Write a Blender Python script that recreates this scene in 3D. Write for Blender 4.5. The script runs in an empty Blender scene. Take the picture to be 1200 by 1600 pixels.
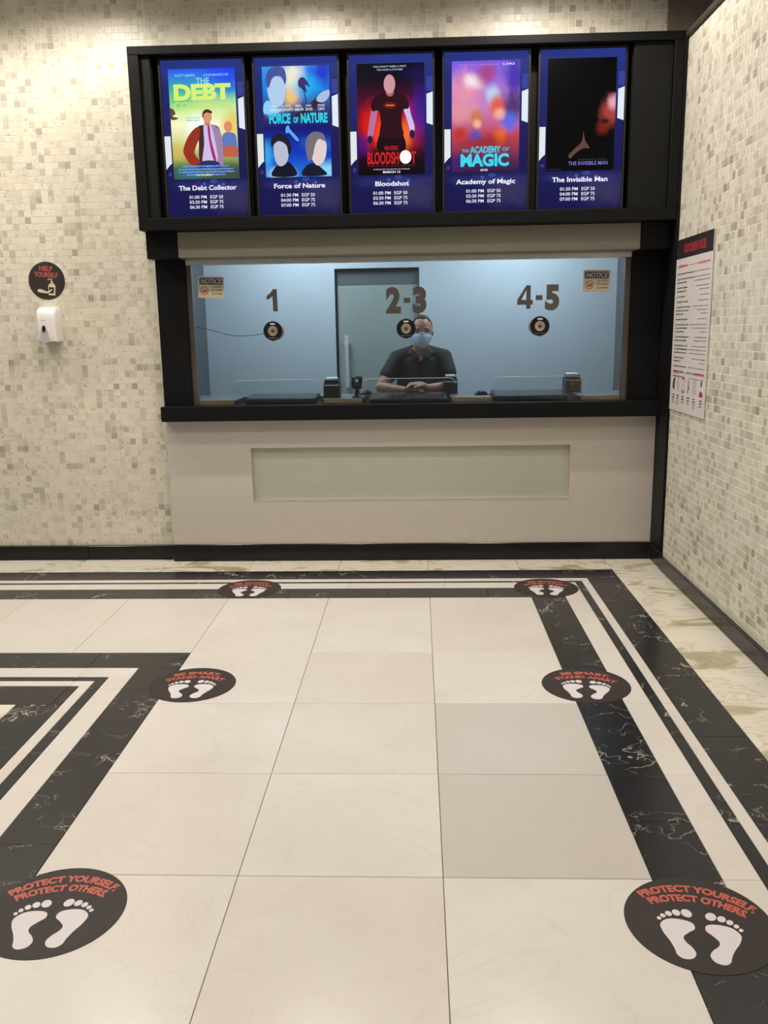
import bpy, bmesh, math, random
from mathutils import Vector, Matrix

random.seed(7)
S = bpy.context.scene
COL = S.collection
PI = math.pi

# ------------------------------------------------------------------ camera, world, exposure
CAM = Vector((0.536, -2.260, 1.559))
yaw, pitch, roll = -0.04018, -0.20667, -0.01608
fw = Vector((math.sin(yaw) * math.cos(pitch), math.cos(yaw) * math.cos(pitch), math.sin(pitch)))
rt = Vector((math.cos(yaw), -math.sin(yaw), 0))
up = rt.cross(fw)
r2 = rt * math.cos(roll) + up * math.sin(roll)
u2 = -rt * math.sin(roll) + up * math.cos(roll)
cd = bpy.data.cameras.new('camera')
cam = bpy.data.objects.new('camera', cd)
COL.objects.link(cam)
cd.sensor_fit = 'VERTICAL'
cd.sensor_height = 36
cd.lens = 1360.9 / 1600 * 36
cd.clip_start = 0.05
mw = Matrix.Identity(4)
for i in range(3):
    mw[i][0] = r2[i]; mw[i][1] = u2[i]; mw[i][2] = -fw[i]; mw[i][3] = CAM[i]
cam.matrix_world = mw
S.camera = cam

W = bpy.data.worlds.new('lobby_air')
S.world = W
W.use_nodes = True
W.node_tree.nodes['Background'].inputs[0].default_value = (1.0, 0.955, 0.90, 1)
W.node_tree.nodes['Background'].inputs[1].default_value = 0.22
S.view_settings.view_transform = 'Standard'
S.view_settings.look = 'None'
S.view_settings.exposure = 0.0
S.view_settings.gamma = 1.0
S.view_settings.use_curve_mapping = False
SPOT_W = 44.0      # lobby downlights
WASH_W = 74.0      # wall washers close to the mosaic walls
BOOTH_E = 20.0      # emission of the booth ceiling panels

# ------------------------------------------------------------------ material helpers
MATS = {}
def nodes_of(name):
    m = bpy.data.materials.new(name)
    m.use_nodes = True
    nt = m.node_tree
    return m, nt, nt.nodes, nt.links, nt.nodes['Principled BSDF']
def setp(b, color=None, rough=None, metal=None, spec=None, emit=None, estr=None):
    if color is not None: b.inputs['Base Color'].default_value = (*color, 1)
    if rough is not None: b.inputs['Roughness'].default_value = rough
    if metal is not None: b.inputs['Metallic'].default_value = metal
    if spec is not None: b.inputs['Specular IOR Level'].default_value = spec
    if emit is not None:
        b.inputs['Emission Color'].default_value = (*emit, 1)
        b.inputs['Emission Strength'].default_value = 1.0 if estr is None else estr
def plain(name, color, rough=0.5, metal=0.0, spec=0.5, var=0.06, scale=14.0):
    """painted / moulded surface: colour with a faint procedural mottling"""
    if name in MATS: return MATS[name]
    m, nt, N, L, b = nodes_of(name)
    setp(b, color, rough, metal, spec)
    g = N.new('ShaderNodeNewGeometry')
    t = N.new('ShaderNodeTexNoise'); t.inputs['Scale'].default_value = scale; t.inputs['Detail'].default_value = 4
    L.new(g.outputs['Position'], t.inputs['Vector'])
    r = N.new('ShaderNodeValToRGB')
    r.color_ramp.elements[0].color = (*[c * (1 - var) for c in color], 1)
    r.color_ramp.elements[1].color = (*[min(1, c * (1 + var)) for c in color], 1)
    r.color_ramp.elements[0].position = 0.3; r.color_ramp.elements[1].position = 0.7
    L.new(t.outputs['Fac'], r.inputs['Fac']); L.new(r.outputs['Color'], b.inputs['Base Color'])
    MATS[name] = m
    return m
def glow(name, color, strength=1.0):
    if name in MATS: return MATS[name]
    m, nt, N, L, b = nodes_of(name)
    setp(b, (0, 0, 0), 0.4, 0, 0.08, color, strength)
    MATS[name] = m
    return m
def srgb(r, g, b):
    f = lambda c: (c / 12.92) if c <= 0.04045 else ((c + 0.055) / 1.055) ** 2.4
    return (f(r / 255), f(g / 255), f(b / 255))
def G(r, g, b, k=1.0):
    return glow('screen_glow_%d_%d_%d' % (r, g, b), srgb(r, g, b), k)
def mathn(N, op, a=None, b=None):
    n = N.new('ShaderNodeMath'); n.operation = op
    if a is not None: n.inputs[0].default_value = a
    if b is not None: n.inputs[1].default_value = b
    return n
def mixc(N, L, fac, a, b):
    n = N.new('ShaderNodeMix'); n.data_type = 'RGBA'
    for sock, v in ((n.inputs[0], fac), (n.inputs[6], a), (n.inputs[7], b)):
        if isinstance(v, (int, float)): sock.default_value = v
        elif isinstance(v, tuple): sock.default_value = (*v, 1) if len(v) == 3 else v
        else: L.new(v, sock)
    return n.outputs[2]

def mosaic_mat(name, ramp, last, patch):
    m, nt, N, L, b = nodes_of(name)
    setp(b, None, 0.36, 0, 0.45)
    at = N.new('ShaderNodeAttribute'); at.attribute_name = 'tone'
    r = N.new('ShaderNodeValToRGB'); e = r.color_ramp.elements
    e[0].position = 0; e[0].color = (*ramp[0][1], 1)
    e[1].position = 1; e[1].color = (*last, 1)
    for p, c in ramp[1:]:
        k = e.new(p); k.color = (*c, 1)
    L.new(at.outputs['Fac'], r.inputs['Fac'])
    g = N.new('ShaderNodeNewGeometry')
    t = N.new('ShaderNodeTexNoise'); t.inputs['Scale'].default_value = 30; t.inputs['Detail'].default_value = 4; t.inputs['Distortion'].default_value = 0.6
    sx = N.new('ShaderNodeVectorMath'); sx.operation = 'SCALE'; sx.inputs[0].default_value = (31, 17, 23); L.new(at.outputs['Fac'], sx.inputs['Scale'])
    sa = N.new('ShaderNodeVectorMath'); sa.operation = 'ADD'; L.new(g.outputs['Position'], sa.inputs[0]); L.new(sx.outputs[0], sa.inputs[1])
    L.new(sa.outputs[0], t.inputs['Vector'])
    mp = N.new('ShaderNodeMapRange'); mp.inputs[1].default_value = 0.57; mp.inputs[2].default_value = 0.66; mp.inputs[3].default_value = 0; mp.inputs[4].default_value = 0.62
    L.new(t.outputs['Fac'], mp.inputs[0])
    c1 = mixc(N, L, mp.outputs[0], r.outputs['Color'], (0.34, 0.31, 0.235))
    t2 = N.new('ShaderNodeTexNoise'); t2.inputs['Scale'].default_value = 2.2; t2.inputs['Detail'].default_value = 2
    L.new(g.outputs['Position'], t2.inputs['Vector'])
    mp2 = N.new('ShaderNodeMapRange'); mp2.inputs[1].default_value = 0.35; mp2.inputs[2].default_value = 0.7; mp2.inputs[3].default_value = 0; mp2.inputs[4].default_value = 0.35
    L.new(t2.outputs['Fac'], mp2.inputs[0])
    c2 = mixc(N, L, mp2.outputs[0], c1, patch)
    L.new(c2, b.inputs['Base Color'])
    bp = N.new('ShaderNodeBump'); bp.inputs['Strength'].default_value = 0.15; bp.inputs['Distance'].default_value = 0.002
    L.new(t.outputs['Fac'], bp.inputs['Height']); L.new(bp.outputs[0], b.inputs['Normal'])
    return m
def marble_white(name='cream_marble', grey=0.0):
    m, nt, N, L, b = nodes_of(name)
    setp(b, None, 0.24, 0, 0.5)
    g = N.new('ShaderNodeNewGeometry'); oi = N.new('ShaderNodeObjectInfo')
    v = N.new('ShaderNodeVectorMath'); v.operation = 'SCALE'; v.inputs['Scale'].default_value = 40
    cx = N.new('ShaderNodeCombineXYZ'); L.new(oi.outputs['Random'], cx.inputs[0]); L.new(oi.outputs['Random'], cx.inputs[2])
    L.new(cx.outputs[0], v.inputs[0])
    a = N.new('ShaderNodeVectorMath'); a.operation = 'ADD'
    L.new(g.outputs['Position'], a.inputs[0]); L.new(v.outputs[0], a.inputs[1])
    t = N.new('ShaderNodeTexNoise'); t.inputs['Scale'].default_value = 2.4; t.inputs['Detail'].default_value = 7; t.inputs['Distortion'].default_value = 0.4
    L.new(a.outputs[0], t.inputs['Vector'])
    r = N.new('ShaderNodeValToRGB'); e = r.color_ramp.elements
    e[0].position = 0.25; e[0].color = (0.65, 0.615, 0.572, 1)
    e[1].position = 0.70; e[1].color = (0.72, 0.695, 0.658, 1)
    L.new(t.outputs['Fac'], r.inputs['Fac'])
    # thin faint veins
    t2 = N.new('ShaderNodeTexNoise'); t2.inputs['Scale'].default_value = 2.0; t2.inputs['Detail'].default_value = 9; t2.inputs['Distortion'].default_value = 2.2
    L.new(a.outputs[0], t2.inputs['Vector'])
    s = mathn(N, 'SUBTRACT', None, 0.5); L.new(t2.outputs['Fac'], s.inputs[0])
    ab = mathn(N, 'ABSOLUTE'); L.new(s.outputs[0], ab.inputs[0])
    mp = N.new('ShaderNodeMapRange'); mp.inputs[1].default_value = 0.0; mp.inputs[2].default_value = 0.018; mp.inputs[3].default_value = 0.20; mp.inputs[4].default_value = 0
    L.new(ab.outputs[0], mp.inputs[0])
    c = mixc(N, L, mp.outputs[0], r.outputs['Color'], (0.56, 0.50, 0.42))
    gm = mathn(N, 'MULTIPLY', None, 0.55); L.new(oi.outputs['Random'], gm.inputs[0])
    pw = mathn(N, 'POWER', None, 2.2); L.new(oi.outputs['Random'], pw.inputs[0])
    pm = mathn(N, 'MULTIPLY', None, 0.4); L.new(pw.outputs[0], pm.inputs[0])
    c2 = mixc(N, L, pm.outputs[0], c, (0.585, 0.535, 0.47))
    if grey: c2 = mixc(N, L, grey, c2, (0.50, 0.465, 0.425))
    L.new(c2, b.inputs['Base Color'])
    return m
def marble_black():
    m, nt, N, L, b = nodes_of('black_marble')
    setp(b, None, 0.22, 0, 0.5)
    g = N.new('ShaderNodeNewGeometry'); oi = N.new('ShaderNodeObjectInfo')
    v = N.new('ShaderNodeVectorMath'); v.operation = 'SCALE'; v.inputs['Scale'].default_value = 30
    cx = N.new('ShaderNodeCombineXYZ'); L.new(oi.outputs['Random'], cx.inputs[0]); L.new(oi.outputs['Random'], cx.inputs[1])
    L.new(cx.outputs[0], v.inputs[0])
    a = N.new('ShaderNodeVectorMath'); a.operation = 'ADD'
    L.new(g.outputs['Position'], a.inputs[0]); L.new(v.outputs[0], a.inputs[1])
    col = (0.016, 0.0165, 0.019)
    outc = None
    for sc, wid, st, msk in ((2.6, 0.0045, 1.0, 0.575), (6.5, 0.0065, 0.7, 0.575)):
        t = N.new('ShaderNodeTexNoise'); t.inputs['Scale'].default_value = sc; t.inputs['Detail'].default_value = 8; t.inputs['Roughness'].default_value = 0.5; t.inputs['Distortion'].default_value = 0.25
        L.new(a.outputs[0], t.inputs['Vector'])
        s = mathn(N, 'SUBTRACT', None, 0.5); L.new(t.outputs['Fac'], s.inputs[0])
        ab = mathn(N, 'ABSOLUTE'); L.new(s.outputs[0], ab.inputs[0])
        mp = N.new('ShaderNodeMapRange'); mp.inputs[1].default_value = 0.0; mp.inputs[2].default_value = wid; mp.inputs[3].default_value = st; mp.inputs[4].default_value = 0
        L.new(ab.outputs[0], mp.inputs[0])
        t3 = N.new('ShaderNodeTexNoise'); t3.inputs['Scale'].default_value = 4.5; t3.inputs['Detail'].default_value = 3
        L.new(a.outputs[0], t3.inputs['Vector'])
        mk = N.new('ShaderNodeMapRange'); mk.inputs[1].default_value = msk - 0.08; mk.inputs[2].default_value = msk + 0.08
        L.new(t3.outputs['Fac'], mk.inputs[0])
        mu = mathn(N, 'MULTIPLY'); L.new(mp.outputs[0], mu.inputs[0]); L.new(mk.outputs[0], mu.inputs[1])
        outc = mixc(N, L, mu.outputs[0], col if outc is None else outc, (0.52, 0.50, 0.47))
    L.new(outc, b.inputs['Base Color'])
    return m
def marble_olive():
    m, nt, N, L, b = nodes_of('olive_veined_marble')
    setp(b, None, 0.24, 0, 0.5)
    g = N.new('ShaderNodeNewGeometry'); oi = N.new('ShaderNodeObjectInfo')
    cx = N.new('ShaderNodeCombineXYZ'); L.new(oi.outputs['Random'], cx.inputs[0]); L.new(oi.outputs['Random'], cx.inputs[2])
    v = N.new('ShaderNodeVectorMath'); v.operation = 'SCALE'; v.inputs['Scale'].default_value = 25
    L.new(cx.outputs[0], v.inputs[0])
    a = N.new('ShaderNodeVectorMath'); a.operation = 'ADD'
    L.new(g.outputs['Position'], a.inputs[0]); L.new(v.outputs[0], a.inputs[1])
    t = N.new('ShaderNodeTexNoise'); t.inputs['Scale'].default_value = 2.6; t.inputs['Detail'].default_value = 9; t.inputs['Distortion'].default_value = 0.9; t.inputs['Roughness'].default_value = 0.62
    mq = N.new('ShaderNodeMapping'); mq.inputs['Rotation'].default_value = (0, 0, -0.7); mq.inputs['Scale'].default_value = (0.8, 1.7, 1)
    L.new(a.outputs[0], mq.inputs[0]); L.new(mq.outputs[0], t.inputs['Vector'])
    r = N.new('ShaderNodeValToRGB'); e = r.color_ramp.elements
    e[0].position = 0.30; e[0].color = (0.26, 0.23, 0.12, 1)
    e[1].position = 0.75; e[1].color = (0.76, 0.72, 0.63, 1)
    for p, c in ((0.41, (0.46, 0.415, 0.26)), (0.455, (0.73, 0.69, 0.58)), (0.515, (0.72, 0.68, 0.575)), (0.530, (0.50, 0.455, 0.33)), (0.55, (0.74, 0.70, 0.61))):
        k = e.new(p); k.color = (*c, 1)
    L.new(t.outputs['Fac'], r.inputs['Fac'])
    c2 = mixc(N, L, oi.outputs['Random'], r.outputs['Color'], (0.76, 0.70, 0.60))
    c3 = mixc(N, L, 0.30, r.outputs['Color'], c2)
    L.new(c3, b.inputs['Base Color'])
    return m
def glass_mat(name, tint=(0.93, 0.97, 0.98), ior=1.45, rough=0.0):
    m, nt, N, L, b = nodes_of(name)
    N.remove(b)
    out = [n for n in N if n.type == 'OUTPUT_MATERIAL'][0]
    tr = N.new('ShaderNodeBsdfTransparent'); tr.inputs[0].default_value = (*tint, 1)
    gl = N.new('ShaderNodeBsdfGlossy'); gl.inputs['Roughness'].default_value = rough
    fr = N.new('ShaderNodeFresnel'); fr.inputs[0].default_value = ior
    mx = N.new('ShaderNodeMixShader')
    L.new(fr.outputs[0], mx.inputs[0]); L.new(tr.outputs[0], mx.inputs[1]); L.new(gl.outputs[0], mx.inputs[2])
    L.new(mx.outputs[0], out.inputs[0])
    return m
def wood_mat():
    m, nt, N, L, b = nodes_of('light_wood')
    setp(b, None, 0.45, 0, 0.4)
    g = N.new('ShaderNodeNewGeometry')
    mp = N.new('ShaderNodeMapping'); mp.inputs['Scale'].default_value = (1.5, 14, 26)
    L.new(g.outputs['Position'], mp.inputs[0])
    t = N.new('ShaderNodeTexNoise'); t.inputs['Scale'].default_value = 3; t.inputs['Detail'].default_value = 6
    L.new(mp.outputs[0], t.inputs['Vector'])
    r = N.new('ShaderNodeValToRGB'); e = r.color_ramp.elements
    e[0].position = 0.3; e[0].color = (0.36, 0.25, 0.14, 1); e[1].position = 0.7; e[1].color = (0.55, 0.41, 0.25, 1)
    L.new(t.outputs['Fac'], r.inputs['Fac']); L.new(r.outputs['Color'], b.inputs['Base Color'])
    return m

M_MOS = mosaic_mat('cream_mosaic_stone', [(0, (0.735, 0.69, 0.575)), (0.55, (0.68, 0.635, 0.525)), (0.80, (0.62, 0.575, 0.47)), (0.93, (0.50, 0.46, 0.365))], (0.33, 0.30, 0.235), (0.67, 0.64, 0.575))
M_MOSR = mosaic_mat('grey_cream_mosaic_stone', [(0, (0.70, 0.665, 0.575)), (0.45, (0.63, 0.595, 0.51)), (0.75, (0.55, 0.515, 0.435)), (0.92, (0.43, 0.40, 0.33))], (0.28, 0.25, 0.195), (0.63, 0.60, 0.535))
M_WHITE = marble_white(); M_WGREY = marble_white('greyish_marble', 0.62); M_BLACK = marble_black(); M_OLIVE = marble_olive()
M_GLASS = glass_mat('window_glass', (0.94, 0.975, 0.985), 1.4); M_PLATE = glass_mat('acrylic_plate', (0.95, 0.97, 0.975), 1.3)
M_WOOD = wood_mat()
M_GROUT = plain('wall_grout', (0.88, 0.83, 0.70), 0.8, var=0.05)
M_FGROUT = plain('floor_grout', (0.30, 0.26, 0.21), 0.8)
M_FRAME = plain('black_lacquer', (0.0072, 0.0071, 0.0074), 0.45, spec=0.12)
M_FRAMEIN = plain('black_matte_panel', (0.0095, 0.0095, 0.0092), 0.6, spec=0.12)
M_GRANITE = plain('black_granite', (0.011, 0.011, 0.0115), 0.2, spec=0.3, var=0.4, scale=300)
M_PANEL = plain('beige_grey_laminate', (0.54, 0.497, 0.445), 0.45, var=0.02)
M_INSET = plain('sage_back_painted_glass', (0.53, 0.545, 0.455), 0.22, var=0.03, scale=3)
M_FASCIA = plain('shaded_cream_fascia', (0.205, 0.197, 0.152), 0.5, var=0.03, scale=4)  # cream darkened so the colour carries the shade under the cabinet
M_BRONZE = plain('brushed_bronze', (0.10, 0.083, 0.070), 0.4, metal=0.4)
M_STEEL = plain('brushed_steel', (0.58, 0.58, 0.56), 0.3, metal=0.6)
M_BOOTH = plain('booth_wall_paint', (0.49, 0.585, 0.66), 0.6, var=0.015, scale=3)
M_BOOTHS = plain('booth_side_shade_grey', (0.085, 0.10, 0.12), 0.6, var=0.03)  # side walls' shade put into a darker grey
M_DOORG = plain('green_frosted_glass', (0.31, 0.375, 0.37), 0.35, var=0.05, scale=3)
M_DOORSHADE = plain('door_top_shade', (0.115, 0.14, 0.145), 0.3, var=0.05)  # shade and reflection at the door top, put into the colour
M_WORK = plain('grey_worktop_laminate', (0.16, 0.185, 0.21), 0.3)
M_PLASTIC = plain('black_plastic', (0.008, 0.008, 0.009), 0.38, spec=0.3)
M_PLASTIC2 = plain('charcoal_plastic', (0.018, 0.018, 0.019), 0.45, spec=0.3)
M_SCRN = plain('dark_glossy_screen', (0.014, 0.017, 0.022), 0.2, spec=0.4)
M_WPLAST = plain('white_plastic', (0.80, 0.77, 0.76), 0.28, var=0.01)
M_GPLAST = plain('grey_plastic', (0.42, 0.40, 0.40), 0.4)
M_PAPER = plain('receipt_paper', (0.62, 0.78, 0.80), 0.7)
M_STICK = plain('brown_black_vinyl', (0.036, 0.028, 0.027), 0.5, spec=0.25, var=0.08)
M_RED = plain('red_print', (0.50, 0.10, 0.065), 0.5, var=0.03)
M_WPRINT = plain('white_print', (0.68, 0.64, 0.66), 0.5, var=0.02)
M_CREAM = plain('cream_print', (0.62, 0.55, 0.40), 0.5)
M_NAVY = plain('navy_print', (0.035, 0.04, 0.085), 0.5)
M_GREYP = plain('grey_print', (0.46, 0.46, 0.50), 0.5)
M_INK = plain('black_ink', (0.06, 0.052, 0.052), 0.6)
M_GINK = plain('grey_ink', (0.20, 0.185, 0.19), 0.6)
M_SIGN = plain('sign_white_foam_board', (0.62, 0.58, 0.56), 0.5, var=0.015)
M_SIGNH = plain('sign_black_header', (0.014, 0.012, 0.012), 0.5)
M_RED2 = plain('crimson_print', (0.42, 0.02, 0.025), 0.5)
M_PINK = plain('pink_red_print', (0.58, 0.16, 0.16), 0.5)
M_MIRROR = plain('bronze_mirror_vinyl', (0.20, 0.168, 0.152), 0.22, metal=0.7)
M_GOLD = plain('champagne_metal', (0.66, 0.58, 0.44), 0.3, metal=0.9)
M_HANDLE = plain('bright_steel', (0.72, 0.74, 0.74), 0.25, metal=0.25)
M_BEDGE = plain('glossy_bezel_edge', (0.10, 0.085, 0.065), 0.2, metal=0.5)
M_CAP = plain('dark_brown_cap', (0.045, 0.037, 0.031), 0.5)
M_BROWN = plain('brown_bulkhead_paint', (0.17, 0.135, 0.105), 0.6)
M_CEIL = plain('ceiling_paint', (0.66, 0.62, 0.56), 0.8)
M_SKIN = plain('skin', (0.40, 0.225, 0.155), 0.5, var=0.08, scale=40)
M_EYE = plain('shaded_eye', (0.20, 0.15, 0.13), 0.3)
M_HAIR = plain('dark_hair', (0.022, 0.016, 0.013), 0.7, var=0.3, scale=200)
M_SHIRT = plain('black_cotton', (0.020, 0.021, 0.026), 0.85, var=0.2, scale=60)
M_TROUS = plain('dark_trouser_cloth', (0.02, 0.02, 0.025), 0.9)
M_MASK = plain('blue_surgical_mask', (0.42, 0.54, 0.72), 0.75, var=0.06, scale=60)
M_MASKW = plain('pale_mask_strip', (0.62, 0.70, 0.82), 0.75)

# ------------------------------------------------------------------ mesh helpers: every shape is (verts, faces)
def join(*ms):
    V, F = [], []
    for v, f in ms:
        n = len(V); V += [tuple(p) for p in v]; F += [tuple(i + n for i in q) for q in f]
    return V, F
def box(x0, x1, y0, y1, z0, z1):
    V = [(x, y, z) for x in (x0, x1) for y in (y0, y1) for z in (z0, z1)]
    return V, [(0, 1, 3, 2), (4, 6, 7, 5), (0, 4, 5, 1), (2, 3, 7, 6), (0, 2, 6, 4), (1, 5, 7, 3)]
def from_bm(bm):
    bm.verts.index_update()
    r = ([tuple(v.co) for v in bm.verts], [tuple(v.index for v in f.verts) for f in bm.faces])
    bm.free()
    return r
def bbox(x0, x1, y0, y1, z0, z1, r=0.004, seg=2):
    bm = bmesh.new()
    vs, fs = box(x0, x1, y0, y1, z0, z1)
    bv = [bm.verts.new(v) for v in vs]
    for f in fs: bm.faces.new([bv[i] for i in f])
    bmesh.ops.recalc_face_normals(bm, faces=bm.faces)
    bmesh.ops.bevel(bm, geom=bm.edges[:] , offset=r, segments=seg, affect='EDGES', profile=0.5)
    return from_bm(bm)
def xf(m, M):
    return [tuple(M @ Vector(v)) for v in m[0]], m[1]
def lathe(profile, n=32, M=None):
    """profile [(radius, height)] spun round local Z"""
    V, F = [], []
    for r, h in profile:
        for i in range(n):
            a = 2 * PI * i / n
            V.append((r * math.cos(a), r * math.sin(a), h))
    for k in range(len(profile) - 1):
        for i in range(n):
            j = (i + 1) % n
            F.append((k * n + i, k * n + j, (k + 1) * n + j, (k + 1) * n + i))
    F.append(tuple(reversed(range(n))))
    F.append(tuple((len(profile) - 1) * n + i for i in range(n)))
    m = (V, F)
    return xf(m, M) if M else m
def tube(path, r, n=10):
    P = [Vector(p) for p in path]
    V, F = [], []
    rs = r if isinstance(r, (list, tuple)) else [r] * len(P)
    for k, p in enumerate(P):
        d = (P[min(k + 1, len(P) - 1)] - P[max(k - 1, 0)]).normalized()
        a = d.cross(Vector((0, 0, 1)))
        if a.length < 1e-3: a = d.cross(Vector((1, 0, 0)))
        a.normalize(); b = d.cross(a)
        for i in range(n):
            t = 2 * PI * i / n
            V.append(tuple(p + (a * math.cos(t) + b * math.sin(t)) * rs[k]))
    for k in range(len(P) - 1):
        for i in range(n):
            j = (i + 1) % n
            F.append((k * n + i, k * n + j, (k + 1) * n + j, (k + 1) * n + i))
    F.append(tuple(reversed(range(n)))); F.append(tuple((len(P) - 1) * n + i for i in range(n)))
    return V, F
def prism(poly, h0, h1):
    """polygon in local XY extruded from z=h0 to h1"""
    n = len(poly)
    V = [(x, y, h0) for x, y in poly] + [(x, y, h1) for x, y in poly]
    F = [tuple(reversed(range(n))), tuple(range(n, 2 * n))]
    F += [(i, (i + 1) % n, n + (i + 1) % n, n + i) for i in range(n)]
    return V, F
def flat(poly, h=0.0):
    return [(x, y, h) for x, y in poly], [tuple(range(len(poly)))]
def rect(x0, x1, y0, y1): return [(x0, y0), (x1, y0), (x1, y1), (x0, y1)]
def rrect(x0, x1, y0, y1, r, n=5, corners=(1, 1, 1, 1)):
    P = []
    for (cx, cy, a0, on, px, py) in ((x1 - r, y0 + r, -PI / 2, corners[1], x1, y0), (x1 - r, y1 - r, 0, corners[2], x1, y1), (x0 + r, y1 - r, PI / 2, corners[3], x0, y1), (x0 + r, y0 + r, PI, corners[0], x0, y0)):
        if not on: P.append((px, py)); continue
        for i in range(n + 1):
            a = a0 + PI / 2 * i / n
            P.append((cx + r * math.cos(a), cy + r * math.sin(a)))
    return P
def ell(cx, cy, rx, ry, n=28, rot=0):
    c, s = math.cos(rot), math.sin(rot)
    return [(cx + rx * math.cos(2 * PI * i / n) * c - ry * math.sin(2 * PI * i / n) * s, cy + rx * math.cos(2 * PI * i / n) * s + ry * math.sin(2 * PI * i / n) * c) for i in range(n)]
def smooth_poly(P, n=5):
    out = []
    k = len(P)
    for i in range(k):
        p0, p1, p2, p3 = P[i - 1], P[i], P[(i + 1) % k], P[(i + 2) % k]
        for j in range(n):
            t = j / n
            out.append(tuple(0.5 * ((2 * p1[a]) + (-p0[a] + p2[a]) * t + (2 * p0[a] - 5 * p1[a] + 4 * p2[a] - p3[a]) * t * t + (-p0[a] + 3 * p1[a] - 3 * p2[a] + p3[a]) * t ** 3) for a in (0, 1)))
    return out
def plane_M(origin, ux, uy):
    ux = Vector(ux); uy = Vector(uy); n = ux.cross(uy)
    M = Matrix.Identity(4)
    for i in range(3):
        M[i][0] = ux[i]; M[i][1] = uy[i]; M[i][2] = n[i]; M[i][3] = origin[i]
    return M
XZ = ((1, 0, 0), (0, 0, 1))          # faces the lobby (-Y)
YZ = ((0, -1, 0), (0, 0, 1))         # faces left (-X)

def mesh_obj(name, m, mat, parent=None, local=False, smooth=False, label=None, angle=None):
    V, F = m
    off = Vector((0, 0, 0)) if (parent is None or local) else Vector(parent.get('_w', parent.location))
    lo = [min(v[i] for v in V) for i in range(3)]; hi = [max(v[i] for v in V) for i in range(3)]
    c = Vector([(a + b) / 2 for a, b in zip(lo, hi)])
    me = bpy.data.meshes.new(name)
    me.from_pydata([tuple(Vector(v) - c) for v in V], [], F)
    me.validate(); me.update()
    if smooth:
        me.polygons.foreach_set('use_smooth', [True] * len(me.polygons))
        if angle:
            try: me.set_sharp_from_angle(angle=math.radians(angle))
            except Exception: pass
    me.materials.append(mat)
    o = bpy.data.objects.new(name, me)
    COL.objects.link(o)
    if parent is not None:
        o.parent = parent
        o.location = c - off
        WPOS[o.name] = c
    else:
        o.location = c
        WPOS[o.name] = c
    if label: o['label'] = label
    return o
WPOS = {}
def part(name, m, mat, parent, smooth=False, label=None, angle=None):
    """world-space shape put under a parent (parents here are never rotated)"""
    V, F = m
    base = WPOS[parent.name]
    o = mesh_obj(name, m, mat, None, smooth=smooth, label=label, angle=angle)
    c = WPOS[o.name]
    o.parent = parent
    o.location = c - base
    return o
def lpart(name, m, mat, parent, smooth=False, label=None, angle=None):
    """parent-local shape"""
    o = mesh_obj(name, m, mat, None, smooth=smooth, label=label, angle=angle)
    o.parent = parent
    return o
def tag(o, label=None, cat=None, group=None, kind=None):
    if label: o['label'] = label
    if cat: o['category'] = cat
    if group: o['group'] = group
    if kind: o['kind'] = kind
    return o
def thing(name, loc, label=None, cat=None, group=None, kind=None, rz=0):
    o = bpy.data.objects.new(name, None)
    o.empty_display_size = 0.05
    COL.objects.link(o)
    o.location = loc; o.rotation_euler = (0, 0, rz)
    WPOS[o.name] = Vector(loc)
    return tag(o, label, cat, group, kind)
def copy_tree(o, parent=None):
    c = o.copy(); COL.objects.link(c); c.parent = parent
    for ch in list(o.children): copy_tree(ch, c)
    return c
def struct(name, m, mat):
    o = mesh_obj(name, m, mat)
    o['kind'] = 'structure'
    return o

# ------------------------------------------------------------------ lettering
_tc = {}
def glyphs(s, bold=0.0, res=3):
    key = (s, bold, res)
    if key in _tc: return _tc[key]
    cu = bpy.data.curves.new('lettering', 'FONT')
    cu.body = s; cu.size = 1.0; cu.offset = bold; cu.resolution_u = res; cu.fill_mode = 'BOTH'
    o = bpy.data.objects.new('lettering_tmp', cu); COL.objects.link(o)
    dg = bpy.context.evaluated_depsgraph_get(); dg.update()
    me = bpy.data.meshes.new_from_object(o.evaluated_get(dg))
    V = [tuple(v.co) for v in me.vertices]; F = [tuple(p.vertices) for p in me.polygons]
    bpy.data.objects.remove(o); bpy.data.curves.remove(cu); bpy.data.meshes.remove(me)
    x0 = min(v[0] for v in V); x1 = max(v[0] for v in V)
    _tc[key] = ([(v[0] - (x0 + x1) / 2, v[1], 0.0) for v in V], F, x1 - x0)
    return _tc[key]
CAPH = 0.729
def text2d(s, cap, cx=0, base=0, width=None, bold=0.0, align='C', bend=None, slant=0.0, res=3):
    """flat lettering in local XY; cap = capital height; width squeezes it to that width; bend = arc radius"""
    V, F, w = glyphs(s, bold, res)
    k = cap / CAPH
    kx = k if width is None else width / w
    ox = cx + (0 if align == 'C' else (w * kx / 2 if align == 'L' else -w * kx / 2))
    out = []
    for x, y, z in V:
        X = x * kx + slant * y * k; Y = y * k
        if bend:
            a = X / bend
            X, Y = (bend + Y) * math.sin(a), (bend + Y) * math.cos(a) - bend
        out.append((ox + X, base + Y, 0.0))
    return out, F
def lift(m, h): return [(v[0], v[1], v[2] + h) for v in m[0]], m[1]

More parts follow.
